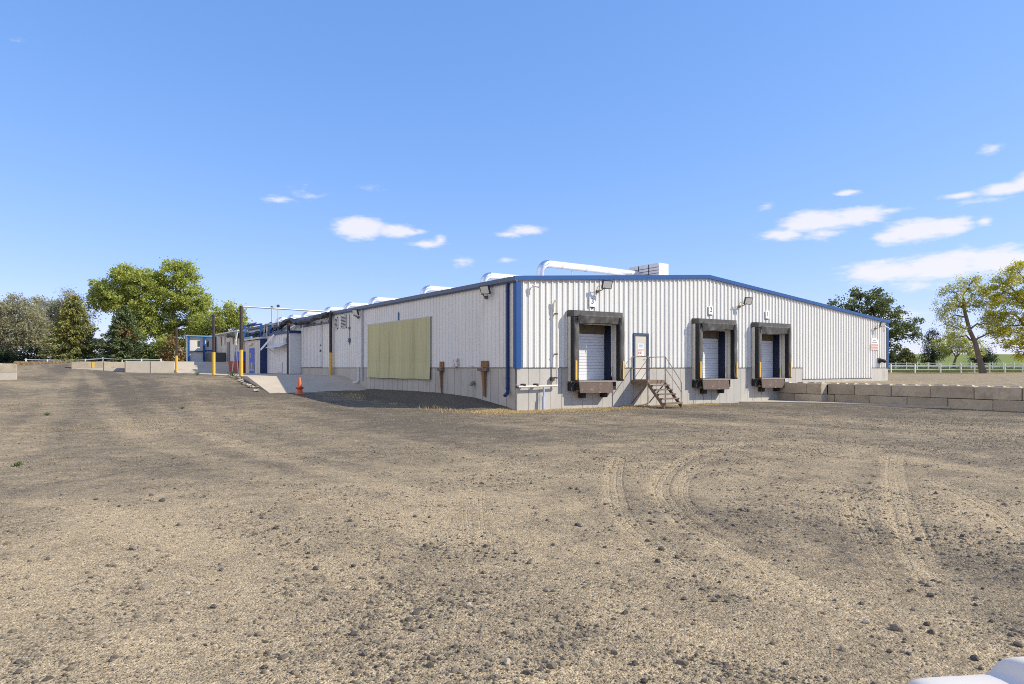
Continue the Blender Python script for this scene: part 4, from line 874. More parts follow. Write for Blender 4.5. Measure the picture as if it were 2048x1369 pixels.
# cone at the foot of the near ramp
cn = thing('traffic_cone', (-4.75, 13.2, 0), 'orange traffic cone standing at the foot of the near ramp', 'traffic cone')
cz = gzf(-4.75, 13.2) + .0; cn.location.z = cz; cv = (-4.75, 13.2, cz)
v = MB(); v.lathe([(.17, .03), (.155, .12), (.10, .50), (.045, .86), (.03, .88)], 20, cv); v.build('cone', CONE, cn, smooth=True)
v = MB(); v.box(cv[0] - .2, cv[0] + .2, cv[1] - .2, cv[1] + .2, cz - .02, cz + .035); v.build('base', CONE, cn, bevel=.015)
v = MB(); v.lathe([(.15, .26), (.20, .28), (.20, .36), (.128, .38)], 20, cv); v.build('collar', mat('dark orange ring', (.42, .05, .02), .6), cn, smooth=True)

# ------------------------------------------------------------------ block walls (every precast block is a thing)
def block(x0, x1, y0, y1, z0, z1, m, label, group, nubs=0, stripe=None, nub_axis='y'):
    o = thing('concrete_block', ((x0 + x1) / 2, (y0 + y1) / 2, z0), label, 'concrete block', group)
    e = .006; v = MB(); v.box(x0 + e, x1 - e, y0 + e, y1 - e, z0 + .003, z1 - .003); v.build('body', m, o, bevel=.022)
    for i in range(nubs):
        t = (i + .5) / nubs; cx_, cy_ = ((x0 + x1) / 2, y0 + (y1 - y0) * t) if nub_axis == 'y' else (x0 + (x1 - x0) * t, (y0 + y1) / 2)
        v = MB(); v.hexa([(cx_ - .16, cy_ - .2, z1 - .004), (cx_ + .16, cy_ - .2, z1 - .004), (cx_ + .16, cy_ + .2, z1 - .004), (cx_ - .16, cy_ + .2, z1 - .004)], [(cx_ - .11, cy_ - .14, z1 + .05), (cx_ + .11, cy_ - .14, z1 + .05), (cx_ + .11, cy_ + .14, z1 + .05), (cx_ - .11, cy_ + .14, z1 + .05)]); v.build('key_nub', m, o)
    if stripe:
        v = MB(); v.box(*stripe); v.build('paint_stripe', YEL, o)
    return o
ORD = ['first', 'second', 'third', 'fourth', 'fifth', 'sixth', 'seventh', 'eighth', 'ninth']
RW = 'blocks of the retaining wall right of the docks'
for row, (z0, z1, offs) in enumerate(((-.24, .34, (-.0, -1.05, -2.6)), (.34, .92, (0, -1.75, -2.6)))):
    for k, (a, b) in enumerate(zip(offs[:-1], offs[1:])):
        block(18.05, 18.64, b, a - .02 if k == 0 else a, z0, z1 - random.uniform(0, .02), BLOCKC, '%s block from the dock in the %s row of the short block wall' % (('first', 'second')[k], ('lower', 'upper')[row]), RW, 2 if row else 0)
for row, (z0, z1, y0) in enumerate(((-.26, .335, -1.2), (.335, .91, -2.62))):
    a = y0; k = 0
    while a > -16:
        L_ = (1.45 if k == 0 and row else 1.8) + random.uniform(-.03, .03)
        block(18.66 + random.uniform(-.03, .03), 19.27, a - L_ + .012, a, z0 + random.uniform(-.008, .0), z1 - random.uniform(0, .025), BLOCKC, '%s block from the docks in the %s row of the long block wall' % (ORD[min(k, 8)], ('lower', 'upper')[row]), RW, 3 if row else 0)
        a -= L_; k += 1
LW = 'precast blocks left of the far ramp'
labs = ['left', 'middle', 'right']
for k in range(3):
    xa = -13.9 + k * 2.35
    block(xa, xa + 2.32, 46.2, 46.9, 1.72, 2.27, BLOCKC, 'grey upper block, %s of three beside the far ramp' % labs[k], LW, 0, (xa + 1.5, xa + 1.68, 46.17, 46.205, 1.74, 2.25) if k != 1 else None)
    block(xa, xa + 2.32, 46.15, 46.95, 1.05, 1.72, BLOCKW, 'white lower block, %s of three beside the far ramp' % labs[k], LW)
block(-10.0, -8.1, 44.9, 45.7, 1.0, 2.33, BLOCKW, 'tall stained pale block standing forward, left of its pair', LW)
block(-8.06, -6.15, 44.9, 45.7, 1.0, 2.33, BLOCKW, 'tall stained pale block standing forward, right of its pair by the ramp', LW, 1, None, 'x')
c0 = img(2, 760, k=46)
for z0, z1, m, l, nb in ((.78, 1.42, BLOCKW, 'pale lower block at the left edge of the yard', 0), (1.42, 2.0, BLOCKC, 'grey upper block on the pale block at the left edge of the yard', 1)):
    block(c0.x - 1.0, c0.x + .9, c0.y - .4, c0.y + .3, z0, z1, m, l, 'stacked blocks at the left edge', nb, None, 'x')

# ------------------------------------------------------------------ fences
def fence(name, pts, label, hz, rails, post_w=.13, rail_h=.13):
    f = thing(name, pts[0], label, 'fence')
    for p in pts:
        v = MB(); v.box(p[0] - post_w / 2, p[0] + post_w / 2, p[1] - post_w / 2, p[1] + post_w / 2, p[2] - .3, p[2] + hz); v.box(p[0] - post_w * .62, p[0] + post_w * .62, p[1] - post_w * .62, p[1] + post_w * .62, p[2] + hz, p[2] + hz + .04); v.build('post', FENCEW, f)
    for r in rails:
        for a, b in zip(pts[:-1], pts[1:]):
            v = MB(); v.bar((a[0], a[1], a[2] + r), (b[0], b[1], b[2] + r), .045, rail_h); v.build('rail', FENCEW, f)
    return f
def at(px, k, z): p = img(px, 736, k=k); return (p.x, p.y, z)
tzf = lambda p: float(terrace_z(np.array([p[0]]), np.array([p[1]]))[0])
fence('ranch_fence', [at(px, 90, 1.09) for px in (1740, 1782, 1830, 1881)] + [at(px, 90 - i * .6, 1.09) for i, px in enumerate((1922, 1949, 1979, 2010, 2045, 2080, 2116))], 'white two rail fence at the edge of the upper yard', 1.15, (.42, .98))
bp = [at(1770 + i * 21.5, 101, 0) for i in range(17)]; bp = [(a, b, tzf((a, b))) for a, b, _ in bp]
fence('ranch_fence', bp, 'thinner white fence farther back on the lawn in front of the trees', 1.05, (.45, .95), .10, .09)
fl_z = [2.12, 2.05, 2.05, 2.08, 2.28, 2.12, 2.08, 2.1]
fence('ranch_fence', [at(px, 88, z - .03 + .0) for px, z in zip((52, 95, 132, 171, 206, 244, 283, 322), fl_z)], 'sagging white rail fence below the spruces on the left', .84, (.34, .76), .15, .13)

# ------------------------------------------------------------------ trees
def quads(cent, size, seed, up=.35, aspect=.6, droop=0.0):
    """Pointed leaf faces: four vertices each, random directions."""
    r = np.random.default_rng(seed); n = len(cent)
    d = r.normal(size=(n, 3)); d[:, 2] -= droop; d /= np.linalg.norm(d, axis=1)[:, None]
    nn = r.normal(size=(n, 3)); nn[:, 2] += up * 2; s = np.cross(d, nn); s /= np.linalg.norm(s, axis=1)[:, None] + 1e-9
    L = size * r.uniform(.65, 1.35, n)[:, None]; w = L * aspect * .5
    v = np.stack([cent - d * L * .5, cent + s * w, cent + d * L * .5, cent - s * w], 1).reshape(-1, 3)
    return v, np.arange(n * 4).reshape(n, 4)
def branch(v, a, b, r0, r1, wob, rr, n=5):
    a, b = Vector(a), Vector(b); pts = []; L = (b - a).length
    for i in range(n + 1):
        t = i / n; p = a.lerp(b, t) + Vector((rr.uniform(-1, 1), rr.uniform(-1, 1), rr.uniform(-.6, 1))) * wob * L * math.sin(t * math.pi) * .5 + Vector((0, 0, 1)) * L * .10 * math.sin(t * math.pi)
        pts.append(p)
    v.tube(pts, [r0 + (r1 - r0) * i / n for i in range(n + 1)], 6, False); return pts
def broadleaf(name, label, base, trunk, lobes, m, clumps, per, size, spread, seed, bark=BARK, r0=.35, aspect=.65, droop=0.0, group=None, fork=None, accent=None):
    """trunk: points up from the base; lobes: (x, y, z, rx, ry, rz) of the crown, relative to the base in view axes."""
    rr = random.Random(seed); r = np.random.default_rng(seed)
    B = Vector(base); ax = lambda x, y, z: B + RT * x + FW * y + Vector((0, 0, z))
    o = thing(name, base, label, 'tree', group)
    T = MB(); tp_ = [ax(*p) for p in trunk]; T.tube(tp_, [r0 * 1.25] + [r0 * (1 - .55 * i / len(tp_)) for i in range(1, len(tp_))], 9, False)
    vol = np.array([l[3] * l[4] * l[5] for l in lobes]) ** .75; cnt = np.maximum(6, (clumps * vol / vol.sum()).astype(int)); C_ = []
    T.build('trunk', bark, o, smooth=True); T = MB()
    skel = list(tp_)
    for l, c in zip(lobes, cnt):
        ce = ax(*l[:3]); st_ = min(tp_[max(1, len(tp_) // 2):], key=lambda p: (p - ce).length + max(0, p.z - ce.z) * 2)
        pts = branch(T, st_, ce, r0 * .38, r0 * .12, .25, rr); skel += pts[1:]
        u = r.normal(size=(c, 3)); u /= np.linalg.norm(u, axis=1)[:, None]; rad = (.25 + .75 * r.random(c) ** .45)[:, None]; q = u * rad * np.array(l[3:6])
        w = np.array(ce)[None] + q[:, :1] * np.array(RT)[None] + q[:, 1:2] * np.array(FW)[None] + q[:, 2:3] * np.array([[0, 0, 1.]]); C_.append(w)
        for k in range(0, c, 3):
            e = Vector(w[k]); s0 = min(pts, key=lambda p: (p - e).length); branch(T, s0, e, r0 * .09, r0 * .025, .25, rr, 3)
    T.build('limbs', bark, o, smooth=True)
    C_ = np.concatenate(C_); n_ = r.integers(int(per * .5), int(per * 1.6), len(C_)); sc_c = r.uniform(.6, 1.35, len(C_))
    ce = np.repeat(C_, n_, 0); off = r.normal(size=(len(ce), 3)) * spread * np.repeat(sc_c, n_)[:, None]; off[:, 2] *= .75
    v, f = quads(ce + off, size, seed, aspect=aspect, droop=droop)
    mesh_np('crown', v, f, m, o)
    if accent:
        k = r.random(len(C_)) < accent[1]; ce = np.repeat(C_[k], per // 2, 0); v, f = quads(ce + r.normal(size=(len(ce), 3)) * spread, size, seed + 5, aspect=aspect); mesh_np('crown_accent', v, f, accent[0], o)
    return o
def spruce(label, base, H, Rm, m, seed, dry=None, skirt=.4, dens=1.0, dm=None):
    r = np.random.default_rng(seed); o = thing('spruce_tree', base, label, 'tree'); B = np.array(base)
    T = MB(); T.tube([base, (base[0], base[1], base[2] + H * .5), (base[0], base[1], base[2] + H * .97)], [.26, .16, .03], 8, False)
    P_ = []; D_ = []; z = skirt
    while z < H * .985:
        t = z / H; Rz = Rm * (1 - t) ** .78 * r.uniform(.85, 1.12) + .12
        for k in range(int((9 + 5 * (1 - t)) * dens)):
            a = r.uniform(0, 2 * math.pi); L = Rz * r.uniform(.62, 1.14); n = max(6, int(L * 34))
            s = np.sort(r.random(n) ** .7); dr = -.16 * L * s - .22 * L * s * s + .20 * L * s ** 4
            x = np.cos(a) * L * s; y = np.sin(a) * L * s; wd = (.12 + .18 * (1 - s)) * min(1, L)
            P_.append(np.stack([x, y, z + .16 * L + dr], 1) + r.normal(size=(n, 3)) * np.stack([wd, wd, wd * .8], 1))
            dv = np.stack([np.full(n, np.cos(a)), np.full(n, np.sin(a)), -.35 + 0 * s], 1) + r.normal(size=(n, 3)) * .55; D_.append(dv)
            if k % 3 == 0: T.tube([tuple(B + (0, 0, z)), tuple(B + (np.cos(a) * L * .5, np.sin(a) * L * .5, z + .16 * L - .13 * L)), tuple(B + (np.cos(a) * L * .95, np.sin(a) * L * .95, z - .02 * L))], [.035, .022, .008], 4, False)
        z += .34 * (.7 + .5 * (1 - t))
    T.build('trunk', BARK_D, o)
    P_ = np.concatenate(P_) + B; D_ = np.concatenate(D_); D_ /= np.linalg.norm(D_, axis=1)[:, None]
    n = len(P_); nn = r.normal(size=(n, 3)); nn[:, 2] += .8; s = np.cross(D_, nn); s /= np.linalg.norm(s, axis=1)[:, None] + 1e-9
    L = r.uniform(.16, .40, n)[:, None]; w = L * .22
    v = np.stack([P_ - D_ * L * .5, P_ + s * w, P_ + D_ * L * .6, P_ - s * w], 1)
    sel = np.zeros(n, bool)
    if dry:
        hgt = (P_[:, 2] - B[2]) / H; lat = (P_[:, :2] - B[:2]) @ np.array([RT.x, RT.y]) / Rm
        sel = (fbm(P_[:, 0] * 1 + P_[:, 2], P_[:, 1] + P_[:, 2] * .7, 1.6, 3) > dry[0]) & (lat > dry[1]) & (hgt > dry[2])
        q = v[sel].reshape(-1, 3); mesh_np('dry_boughs', q, np.arange(len(q)).reshape(-1, 4), dm or LF_RUST, o)
    q = v[~sel].reshape(-1, 3); mesh_np('boughs', q, np.arange(len(q)).reshape(-1, 4), m, o)
    return o
def gp(px, k, z): p = img(px, 736, k=k); return (p.x, p.y, z)
# left group, against the sky
broadleaf('olive_tree', 'silver grey olive tree at the left edge of the picture', gp(28, 97, 2.1), [(0, 0, 0), (.1, 0, 1.5), (.3, 0, 3.5), (.2, 0, 5)], [(-2.5, 0, 7.3, 3.4, 3, 2.9), (.8, 0, 7.6, 3, 3, 2.6), (-.5, -1, 4.5, 3.6, 3, 2.6), (2.9, -.5, 5, 2.7, 2.6, 3), (-4, 0, 4, 3, 3, 3), (3.4, -.8, 2.6, 2.2, 2, 1.8), (-2.2, -1, 2, 3, 2.4, 1.5)], LF_OLV, 430, 66, .36, .46, 11, aspect=.34)
broadleaf('olive_tree', 'silver olive tree behind the first one, reaching towards the yellow spruce', gp(88, 106, 2.1), [(0, 0, 0), (0, 0, 3), (.2, 0, 6)], [(-.5, 0, 8.6, 3, 3, 2.2), (1.8, 0, 7.2, 2.6, 2.6, 2.2), (0, 0, 4.8, 3, 3, 2.5), (3.6, 0, 9.4, 1.6, 1.6, 2.2), (3.4, 0, 5.4, 2, 2, 2)], LF_OLV, 300, 56, .36, .45, 12, aspect=.34)
broadleaf('olive_tree', 'feathery grey tree whose top shows above the yellow spruce', gp(140, 104, 2.1), [(0, 0, 0), (0, 0, 4), (.1, 0, 8)], [(-.6, 0, 10.6, 1.4, 1.4, 1.9), (1.2, 0, 9.6, 1.5, 1.5, 2.0), (2.6, 0, 7.6, 1.8, 1.8, 2.2)], LF_OLV, 90, 34, .28, .42, 13, aspect=.34)
spruce('yellowish spruce with dry golden boughs, taller of the two spruces', gp(148, 91, 2.0), 9.9, 4.5, LF_SPR, 21, (.44, -.35, .12), .3, 1.25, LF_GOLD)
spruce('dark green spruce with a rusty patch, shorter of the two spruces', gp(248, 91, 2.0), 8.4, 4.2, LF_SPR2, 22, (.64, .05, .45), .2, 1.25)
broadleaf('cottonwood_tree', 'tall bright green cottonwood, left of the pair behind the dark spruce', gp(262, 106, 2.1), [(0, 0, 0), (.3, 0, 3), (-.2, 0, 6), (.2, 0, 9)], [(-3.6, 0, 12.3, 2.7, 2.6, 2.1), (-.9, 0, 14.0, 3.0, 2.8, 2.2), (2, 0, 13.2, 2.4, 2.6, 2.6), (-4.6, 0, 10.4, 2.4, 2.2, 1.5), (-1.3, 0, 10.6, 3.4, 3, 2.2), (1.8, 0, 9.6, 2.6, 2.6, 2.2), (2.4, 0, 6.2, 2.6, 2.2, 2.4), (.6, 0, 7, 2, 2, 1.6), (-1.5, 0, 15.3, 1.2, 1.2, 1.0)], LF_COT, 360, 92, .26, .38, 31, r0=.42, aspect=.8)
broadleaf('cottonwood_tree', 'tallest bright green cottonwood, right of the pair beside the yellow posts', gp(345, 108, 2.1), [(0, 0, 0), (-.3, 0, 3), (.2, 0, 6), (.1, 0, 10)], [(-2.6, 0, 13.2, 2.2, 2.4, 2.3), (.3, 0, 14.9, 2.5, 2.5, 2.3), (2.4, 0, 13.8, 1.9, 2, 2.6), (-.5, 0, 11.2, 3.6, 3, 2.4), (3.8, 0, 10.2, 2.6, 2.6, 2.4), (5.5, 0, 9.0, 2.3, 2.2, 2.2), (-1.8, 0, 7.6, 3, 2.6, 2.4), (2.8, 0, 6.8, 3.2, 2.6, 2.3), (5.6, 0, 5.4, 2.4, 2.2, 2.0), (-.6, 0, 4.4, 2.6, 2.4, 2), (2.8, 0, 3.2, 2.2, 2, 1.6), (.8, 0, 16.4, 1, 1, .9), (2.9, 0, 16.0, .8, .8, .9)], LF_COT, 480, 92, .26, .38, 32, r0=.45, aspect=.8)
broadleaf('cottonwood_tree', 'smaller bright green tree behind the cream building', gp(452, 104, 2.3), [(0, 0, 0), (0, 0, 3), (.1, 0, 6)], [(-1.8, 0, 5.6, 2.2, 2, 1.8), (.2, 0, 7.2, 2.2, 2, 2.0), (1.6, 0, 8.0, 1.3, 1.3, 1.6), (2.6, 0, 5.4, 1.6, 1.8, 2.0), (-.4, 0, 3.6, 3, 2, 1.6), (-3.8, 0, 4.6, 1.6, 1.6, 1.6), (-3.2, 0, 6.4, 1.9, 1.6, 1.8), (.6, 0, 9.2, .7, .7, .8)], LF_COT, 200, 80, .26, .40, 33, aspect=.8)
broadleaf('shrub_tree', 'reddish brown shrub behind the block wall beside the cottonwood', gp(345, 92, 2.1), [(0, 0, 0), (0, 0, 1), (0, 0, 2)], [(-.2, 0, 2.6, .9, .9, 1.6), (.4, 0, 1.4, 1.2, 1, 1.2), (-1, 0, 1.3, 1, 1, 1.1)], LF_RUST, 60, 34, .25, .3, 34, r0=.1, accent=(LF_SPR, .5))
broadleaf('shrub_tree', 'low dark shrub at the far left end of the blue framed porch', gp(396, 95, 2.2), [(0, 0, 0), (0, 0, .6), (0, 0, 1.4)], [(-.6, 0, 1.2, 1.5, 1, 1.1), (.9, 0, 1.8, 1.3, 1, 1.4), (-2.2, 0, .8, 1.2, 1, .8)], LF_SPR2, 80, 40, .25, .3, 35, r0=.1)
broadleaf('shrub_tree', 'dark undergrowth bush at the foot of the silver olives', gp(62, 93, 2.1), [(0, 0, 0), (0, 0, .5), (0, 0, 1.2)], [(-2.6, 0, 1.1, 2.4, 1, 1.0), (.4, 0, 1.3, 1.8, 1, 1.2), (-4.6, 0, 1.0, 1.6, 1, .9)], LF_DRK, 100, 40, .25, .35, 36, r0=.1)
broadleaf('shrub_tree', 'green bush between the dark spruce and the block wall', gp(305, 93, 2.1), [(0, 0, 0), (0, 0, .8), (0, 0, 1.8)], [(0, 0, 1.8, 1.8, 1.2, 1.6), (1.4, 0, 2.6, 1.3, 1, 1.6), (-1.2, 0, 1.2, 1.2, 1, 1.0)], LF_COT, 90, 40, .28, .32, 37, r0=.1, aspect=.7)
# right group
broadleaf('locust_tree', 'dark green spreading locust tree rising behind the right end of the warehouse', gp(1742, 78, 1.0), [(0, 0, 0), (-.2, 0, 2), (.1, 0, 4)], [(-3.4, 0, 7.7, 2.1, 2, 1.3), (-.6, 0, 8.3, 2.4, 2.2, 1.4), (1.8, 0, 7.2, 2.2, 2, 1.2), (4.2, 0, 5.9, 1.8, 1.6, 1.0), (2.5, 0, 5.2, 2.2, 2, 1.2), (5.0, 0, 4.5, 1.3, 1.2, .6), (3.0, 0, 3.2, 1.2, 1.2, .7), (-2, 0, 6.2, 3, 2, 1.2), (.2, 0, 4.4, 2, 2, 1.2), (-1.8, 0, 9.6, .7, .7, .6), (.3, 0, 9.6, .6, .6, .6), (2.1, 0, 8.6, .6, .6, .6)], LF_LOC, 260, 50, .24, .28, 41, bark=BARK_D, aspect=.7)
spruce('small round pine right of the warehouse corner, in front of the field', gp(1812, 112, 2.0), 3.2, 2.4, LF_SPR, 42, None, .35, 1.1)
spruce('small dark pine half hidden by the warehouse corner', gp(1784, 112, 2.0), 2.6, 1.8, LF_SPR2, 43, None, .3, 1.1)
broadleaf('evergreen_tree', 'dark bushy evergreen left of the leaning tree', gp(1866, 112, 2.0), [(0, 0, 0), (0, 0, 2), (0, 0, 4.5)], [(0, 0, 5.2, 1.0, 1, 1.2), (-.3, 0, 3.6, 1.5, 1.3, 1.4), (.4, 0, 2.0, 2.0, 1.5, 1.4), (-.8, 0, 1.2, 1.4, 1.2, .9)], LF_DRK, 130, 50, .22, .3, 44, bark=BARK_D, aspect=.4)
broadleaf('shade_tree', 'green multi stemmed tree behind the leaning trunk', gp(1908, 104, 1.75), [(0, 0, 0), (0, 0, .7), (.3, 0, 1.6)], [(-1.8, 0, 3.6, 1.7, 1.6, 1.4), (.2, 0, 4.6, 2, 1.8, 1.4), (2.2, 0, 3.4, 1.8, 1.6, 1.4), (3.4, 0, 2.6, 1.4, 1.2, 1.1), (-.5, 0, 2.6, 1.3, 1.2, .7)], LF_PALE, 130, 42, .22, .3, 45, aspect=.65, r0=.22)
broadleaf('locust_tree', 'sparse pale locust with a thick trunk leaning left beside the white fence', gp(1966, 82, 1.05), [(0, 0, 0), (-.35, 0, 1.4), (-.75, 0, 2.9), (-1.05, 0, 4.0), (-1.7, 0, 5.4), (-2.1, 0, 7.0), (-2.4, 0, 8.2)], [(-3.8, 0, 10.1, 1.5, 1.5, 1.2), (-1.7, 0, 10.9, 1.6, 1.5, 1.2), (-.3, 0, 10.0, 1.3, 1.4, 1.3), (-4.7, 0, 8.3, 1.3, 1.3, 1.0), (-2.9, 0, 8.4, 1.6, 1.5, 1.1), (-4.5, 0, 6.7, 1.5, 1.3, .8), (-3.3, 0, 5.6, 1.5, 1.2, .6), (-3.6, 0, 4.4, 1.1, 1, .8), (.6, 0, 6.2, 1.4, 1.2, .8), (-.8, 0, 8.3, 1.1, 1, .9), (1.6, 0, 5.2, 1.2, 1, .7)], LF_PALE, 230, 34, .175, .28, 46, aspect=.6, r0=.34, accent=(LF_YEL, .4))
broadleaf('locust_tree', 'big yellow green locust at the right edge of the picture', gp(2078, 82, 1.05), [(0, 0, 0), (.2, 0, 1.6), (-.2, 0, 3.2), (-.6, 0, 5.5), (-1.2, 0, 8.5)], [(-2.4, 0, 12.4, 1.8, 1.6, 1.5), (-4.6, 0, 11.2, 1.4, 1.4, 1.2), (-6.1, 0, 9.5, 1.3, 1.4, 1.6), (-4.1, 0, 9.0, 1.8, 1.6, 1.0), (-1.5, 0, 9.6, 2.0, 1.8, 1.4), (-5.6, 0, 7.2, 1.6, 1.4, 1.1), (-3.2, 0, 6.8, 2.0, 1.6, 1.0), (-5.4, 0, 5.4, 1.7, 1.4, .9), (-2.7, 0, 5.0, 2.0, 1.6, .9), (-4.0, 0, 3.6, 1.7, 1.3, .6), (-1.4, 0, 3.4, 1.6, 1.4, .8), (-2.0, 0, 2.3, 1.3, 1.2, .5), (.8, 0, 8, 2.4, 2, 2.4), (1.5, 0, 12, 2, 2, 1.6)], LF_YEL, 400, 62, .19, .30, 47, aspect=.6, r0=.40, accent=(LF_COT, .25))
broadleaf('evergreen_tree', 'low dark evergreen behind the leaning trunk', gp(1966, 112, 2.0), [(0, 0, 0), (0, 0, 1), (0, 0, 2)], [(0, 0, 1.8, 2.0, 1.4, 1.3), (.8, 0, 1.0, 2.2, 1.4, .8), (-1.2, 0, .9, 1.2, 1.2, .7)], LF_DRK, 90, 46, .22, .3, 48, bark=BARK_D, aspect=.4)

# ------------------------------------------------------------------ stones, gravel, straw
def stone_mesh(name, seed, sub=2):
    import bmesh
    rr = random.Random(seed); bm = bmesh.new(); bmesh.ops.create_icosphere(bm, subdivisions=sub, radius=.5)
    cuts = [(Vector((rr.gauss(0, 1), rr.gauss(0, 1), rr.gauss(0, 1))).normalized(), rr.uniform(.26, .40)) for _ in range(9)]
    for v in bm.verts:
        for n, d in cuts:
            e = v.co.dot(n) - d
            if e > 0: v.co -= n * e
        v.co += Vector((rr.uniform(-1, 1), rr.uniform(-1, 1), rr.uniform(-1, 1))) * .018
    me = bpy.data.meshes.new(name); bm.to_mesh(me); bm.free(); return me
STONE_D = mat('dark basalt', (.075, .067, .058), .8, var=.25, vscale=8, bump=.3, bscale=14, stain=(.24, .19, .13), stain_scale=4, stain_lo=.5, stain_hi=.75)
STONE_G = mat('grey brown stone', (.20, .17, .135), .85, var=.2, vscale=8, bump=.3, bscale=14, stain=(.31, .25, .165), stain_scale=4, stain_lo=.5, stain_hi=.75)
STONE_W = mat('pale stone', (.43, .37, .29), .85, var=.15, vscale=8, bump=.3, bscale=14)
SM = {}
for nm, m in (('d', STONE_D), ('g', STONE_G), ('w', STONE_W)):
    SM[nm] = [stone_mesh('stone', 100 + i) for i in range(5)]
    for me in SM[nm]: me.materials.append(m)
STONES = [(266, 1095, 14), (291, 1169, 20), (426, 1212, 14), (633, 1245, 12), (652, 1243, 10), (709, 1273, 18), (533, 1310, 10), (766, 1319, 14), (754, 1341, 16), (39, 1329, 14), (37, 1351, 14), (281, 1320, 10), (391, 1275, 10), (344, 1241, 9), (98, 1116, 12), (443, 1136, 12), (631, 1134, 12), (707, 1130, 12), (221, 1329, 10), (127, 1325, 9), (529, 1341, 14), (586, 1353, 10), (682, 1345, 9),
 (971, 1094, 11), (1032, 1108, 12), (897, 1102, 12), (834, 1227, 18), (844, 1258, 15), (1027, 1253, 10), (911, 1302, 13), (1055, 1355, 17), (1232, 1309, 13), (1270, 1330, 14), (1172, 1285, 10), (1155, 1055, 13), (1162, 1057, 9), (1210, 1099, 9), (1323, 1102, 13), (1355, 1118, 12), (1316, 1128, 13), (1309, 1147, 8), (1196, 1130, 9), (1429, 1207, 13), (1251, 1232, 15), (1070, 1020, 9), (1058, 1131, 12), (1439, 1169, 10), (1369, 1201, 12), (1289, 1367, 16), (909, 1352, 16), (1296, 1085, 10), (923, 1195, 9),
 (1722, 1104, 7), (1838, 1081, 13), (1857, 1174, 13), (1828, 1182, 11), (1818, 1185, 9), (1862, 1195, 14), (1791, 1259, 19), (1854, 1251, 12), (1863, 1265, 13), (2036, 1288, 20), (1685, 1297, 16), (1723, 1212, 10), (1670, 1204, 10), (1826, 1221, 10), (1952, 1212, 9), (1966, 1183, 9), (1904, 1090, 9), (1817, 1304, 13), (1780, 1300, 14), (1950, 1313, 16), (1963, 1331, 12),
 (1496, 1027, 10), (1589, 1029, 8), (1142, 978, 9), (1154, 980, 9), (1160, 985, 8), (1178, 982, 8), (1154, 1055, 10), (1391, 957, 8), (1451, 912, 8), (1741, 970, 8), (2011, 1012, 12), (325, 1005, 11), (302, 996, 8), (240, 1015, 8), (127, 990, 10), (360, 1049, 12), (440, 1055, 9), (692, 992, 8), (965, 967, 10), (830, 1036, 9), (860, 1037, 9), (632, 971, 6), (307, 960, 6), (440, 918, 6), (1210, 1010, 8), (1300, 1030, 8), (1690, 985, 7), (1760, 1000, 7), (700, 1044, 9), (1240, 1032, 9)]
PALE = [(373, 1185, 16), (938, 1214, 12), (1014, 1335, 18), (1732, 1246, 15), (1030, 1085, 8), (950, 1248, 10)]
rs = random.Random(5); first = {}
def put_stone(px, py, sz, kind, label, group, name):
    p = img(px, py, 0.0); k = (Vector(p) - CAM).dot(FW); s = sz * k / 1320 * 1.12
    me = rs.choice(SM[kind]); o = bpy.data.objects.new(name, me); C.objects.link(o)
    z = float(np.interp(0, [0], [0])); zg = float(ground_surface(p.x, p.y)); o.location = (p.x, p.y, zg + s * .16)
    o.scale = (s * rs.uniform(.9, 1.3), s * rs.uniform(.75, 1.1), s * rs.uniform(.5, .85)); o.rotation_euler = (rs.uniform(-.3, .3), rs.uniform(-.3, .3), rs.uniform(0, 6.28))
    tag(o, label, 'stone', group)
GZ2 = gz_.reshape(len(gy), len(gx))
def ground_surface(x, y):
    i = np.clip(np.searchsorted(gx, x) - 1, 0, len(gx) - 2); j = np.clip(np.searchsorted(gy, y) - 1, 0, len(gy) - 2)
    u = (x - gx[i]) / (gx[i + 1] - gx[i]); v = (y - gy[j]) / (gy[j + 1] - gy[j])
    return (GZ2[j, i] * (1 - u) + GZ2[j, i + 1] * u) * (1 - v) + (GZ2[j + 1, i] * (1 - u) + GZ2[j + 1, i + 1] * u) * v
for px, py, sz in STONES: put_stone(px, py, sz, 'd' if rs.random() < .62 else 'g', 'loose dark grey stone lying on the gravel yard', 'loose stones on the yard', 'stone')
for (px, py, sz), lab in zip(PALE, ('flat cream stone in the sandy left part of the yard', 'small bright white stone in the middle of the yard near the front', 'broad flat pale stone half buried near the front centre', 'pale flat stone on the right of the yard among dark stones', 'small white stone beside the dark stones in the middle distance', 'pale speckled stone just below the bright white stone')): put_stone(px, py, sz, 'w', lab, None, 'pale_stone')
# broken concrete along the pad edge
RUB = [(478, 749), (484, 752), (489, 756), (494, 759), (489, 753), (497, 763), (503, 766), (508, 770), (511, 768), (515, 774), (519, 778), (523, 781), (507, 773), (500, 760), (475, 751)]
for i, (px, py) in enumerate(RUB + [(a + 2, b + 1) for a, b in RUB]):
    t_ = i / len(RUB); p = Vector((-6.25 - rs.uniform(0, .35), 20.2 - (py - 752) / 33 * 6.0, 0)); s = rs.uniform(.12, .34)
    o = bpy.data.objects.new('rubble_chunk', rs.choice(SM['w' if i % 2 else 'g'])); C.objects.link(o); p.z = float(ground_surface(p.x, p.y)) + .05
    o.location = p; o.scale = (s * 1.2, s * .8, s * .5); o.rotation_euler = (rs.uniform(-.4, .4), rs.uniform(-.4, .4), rs.uniform(0, 6)); tag(o, 'chunk of broken concrete along the edge of the near ramp', 'rubble', 'rubble along the ramp edge')
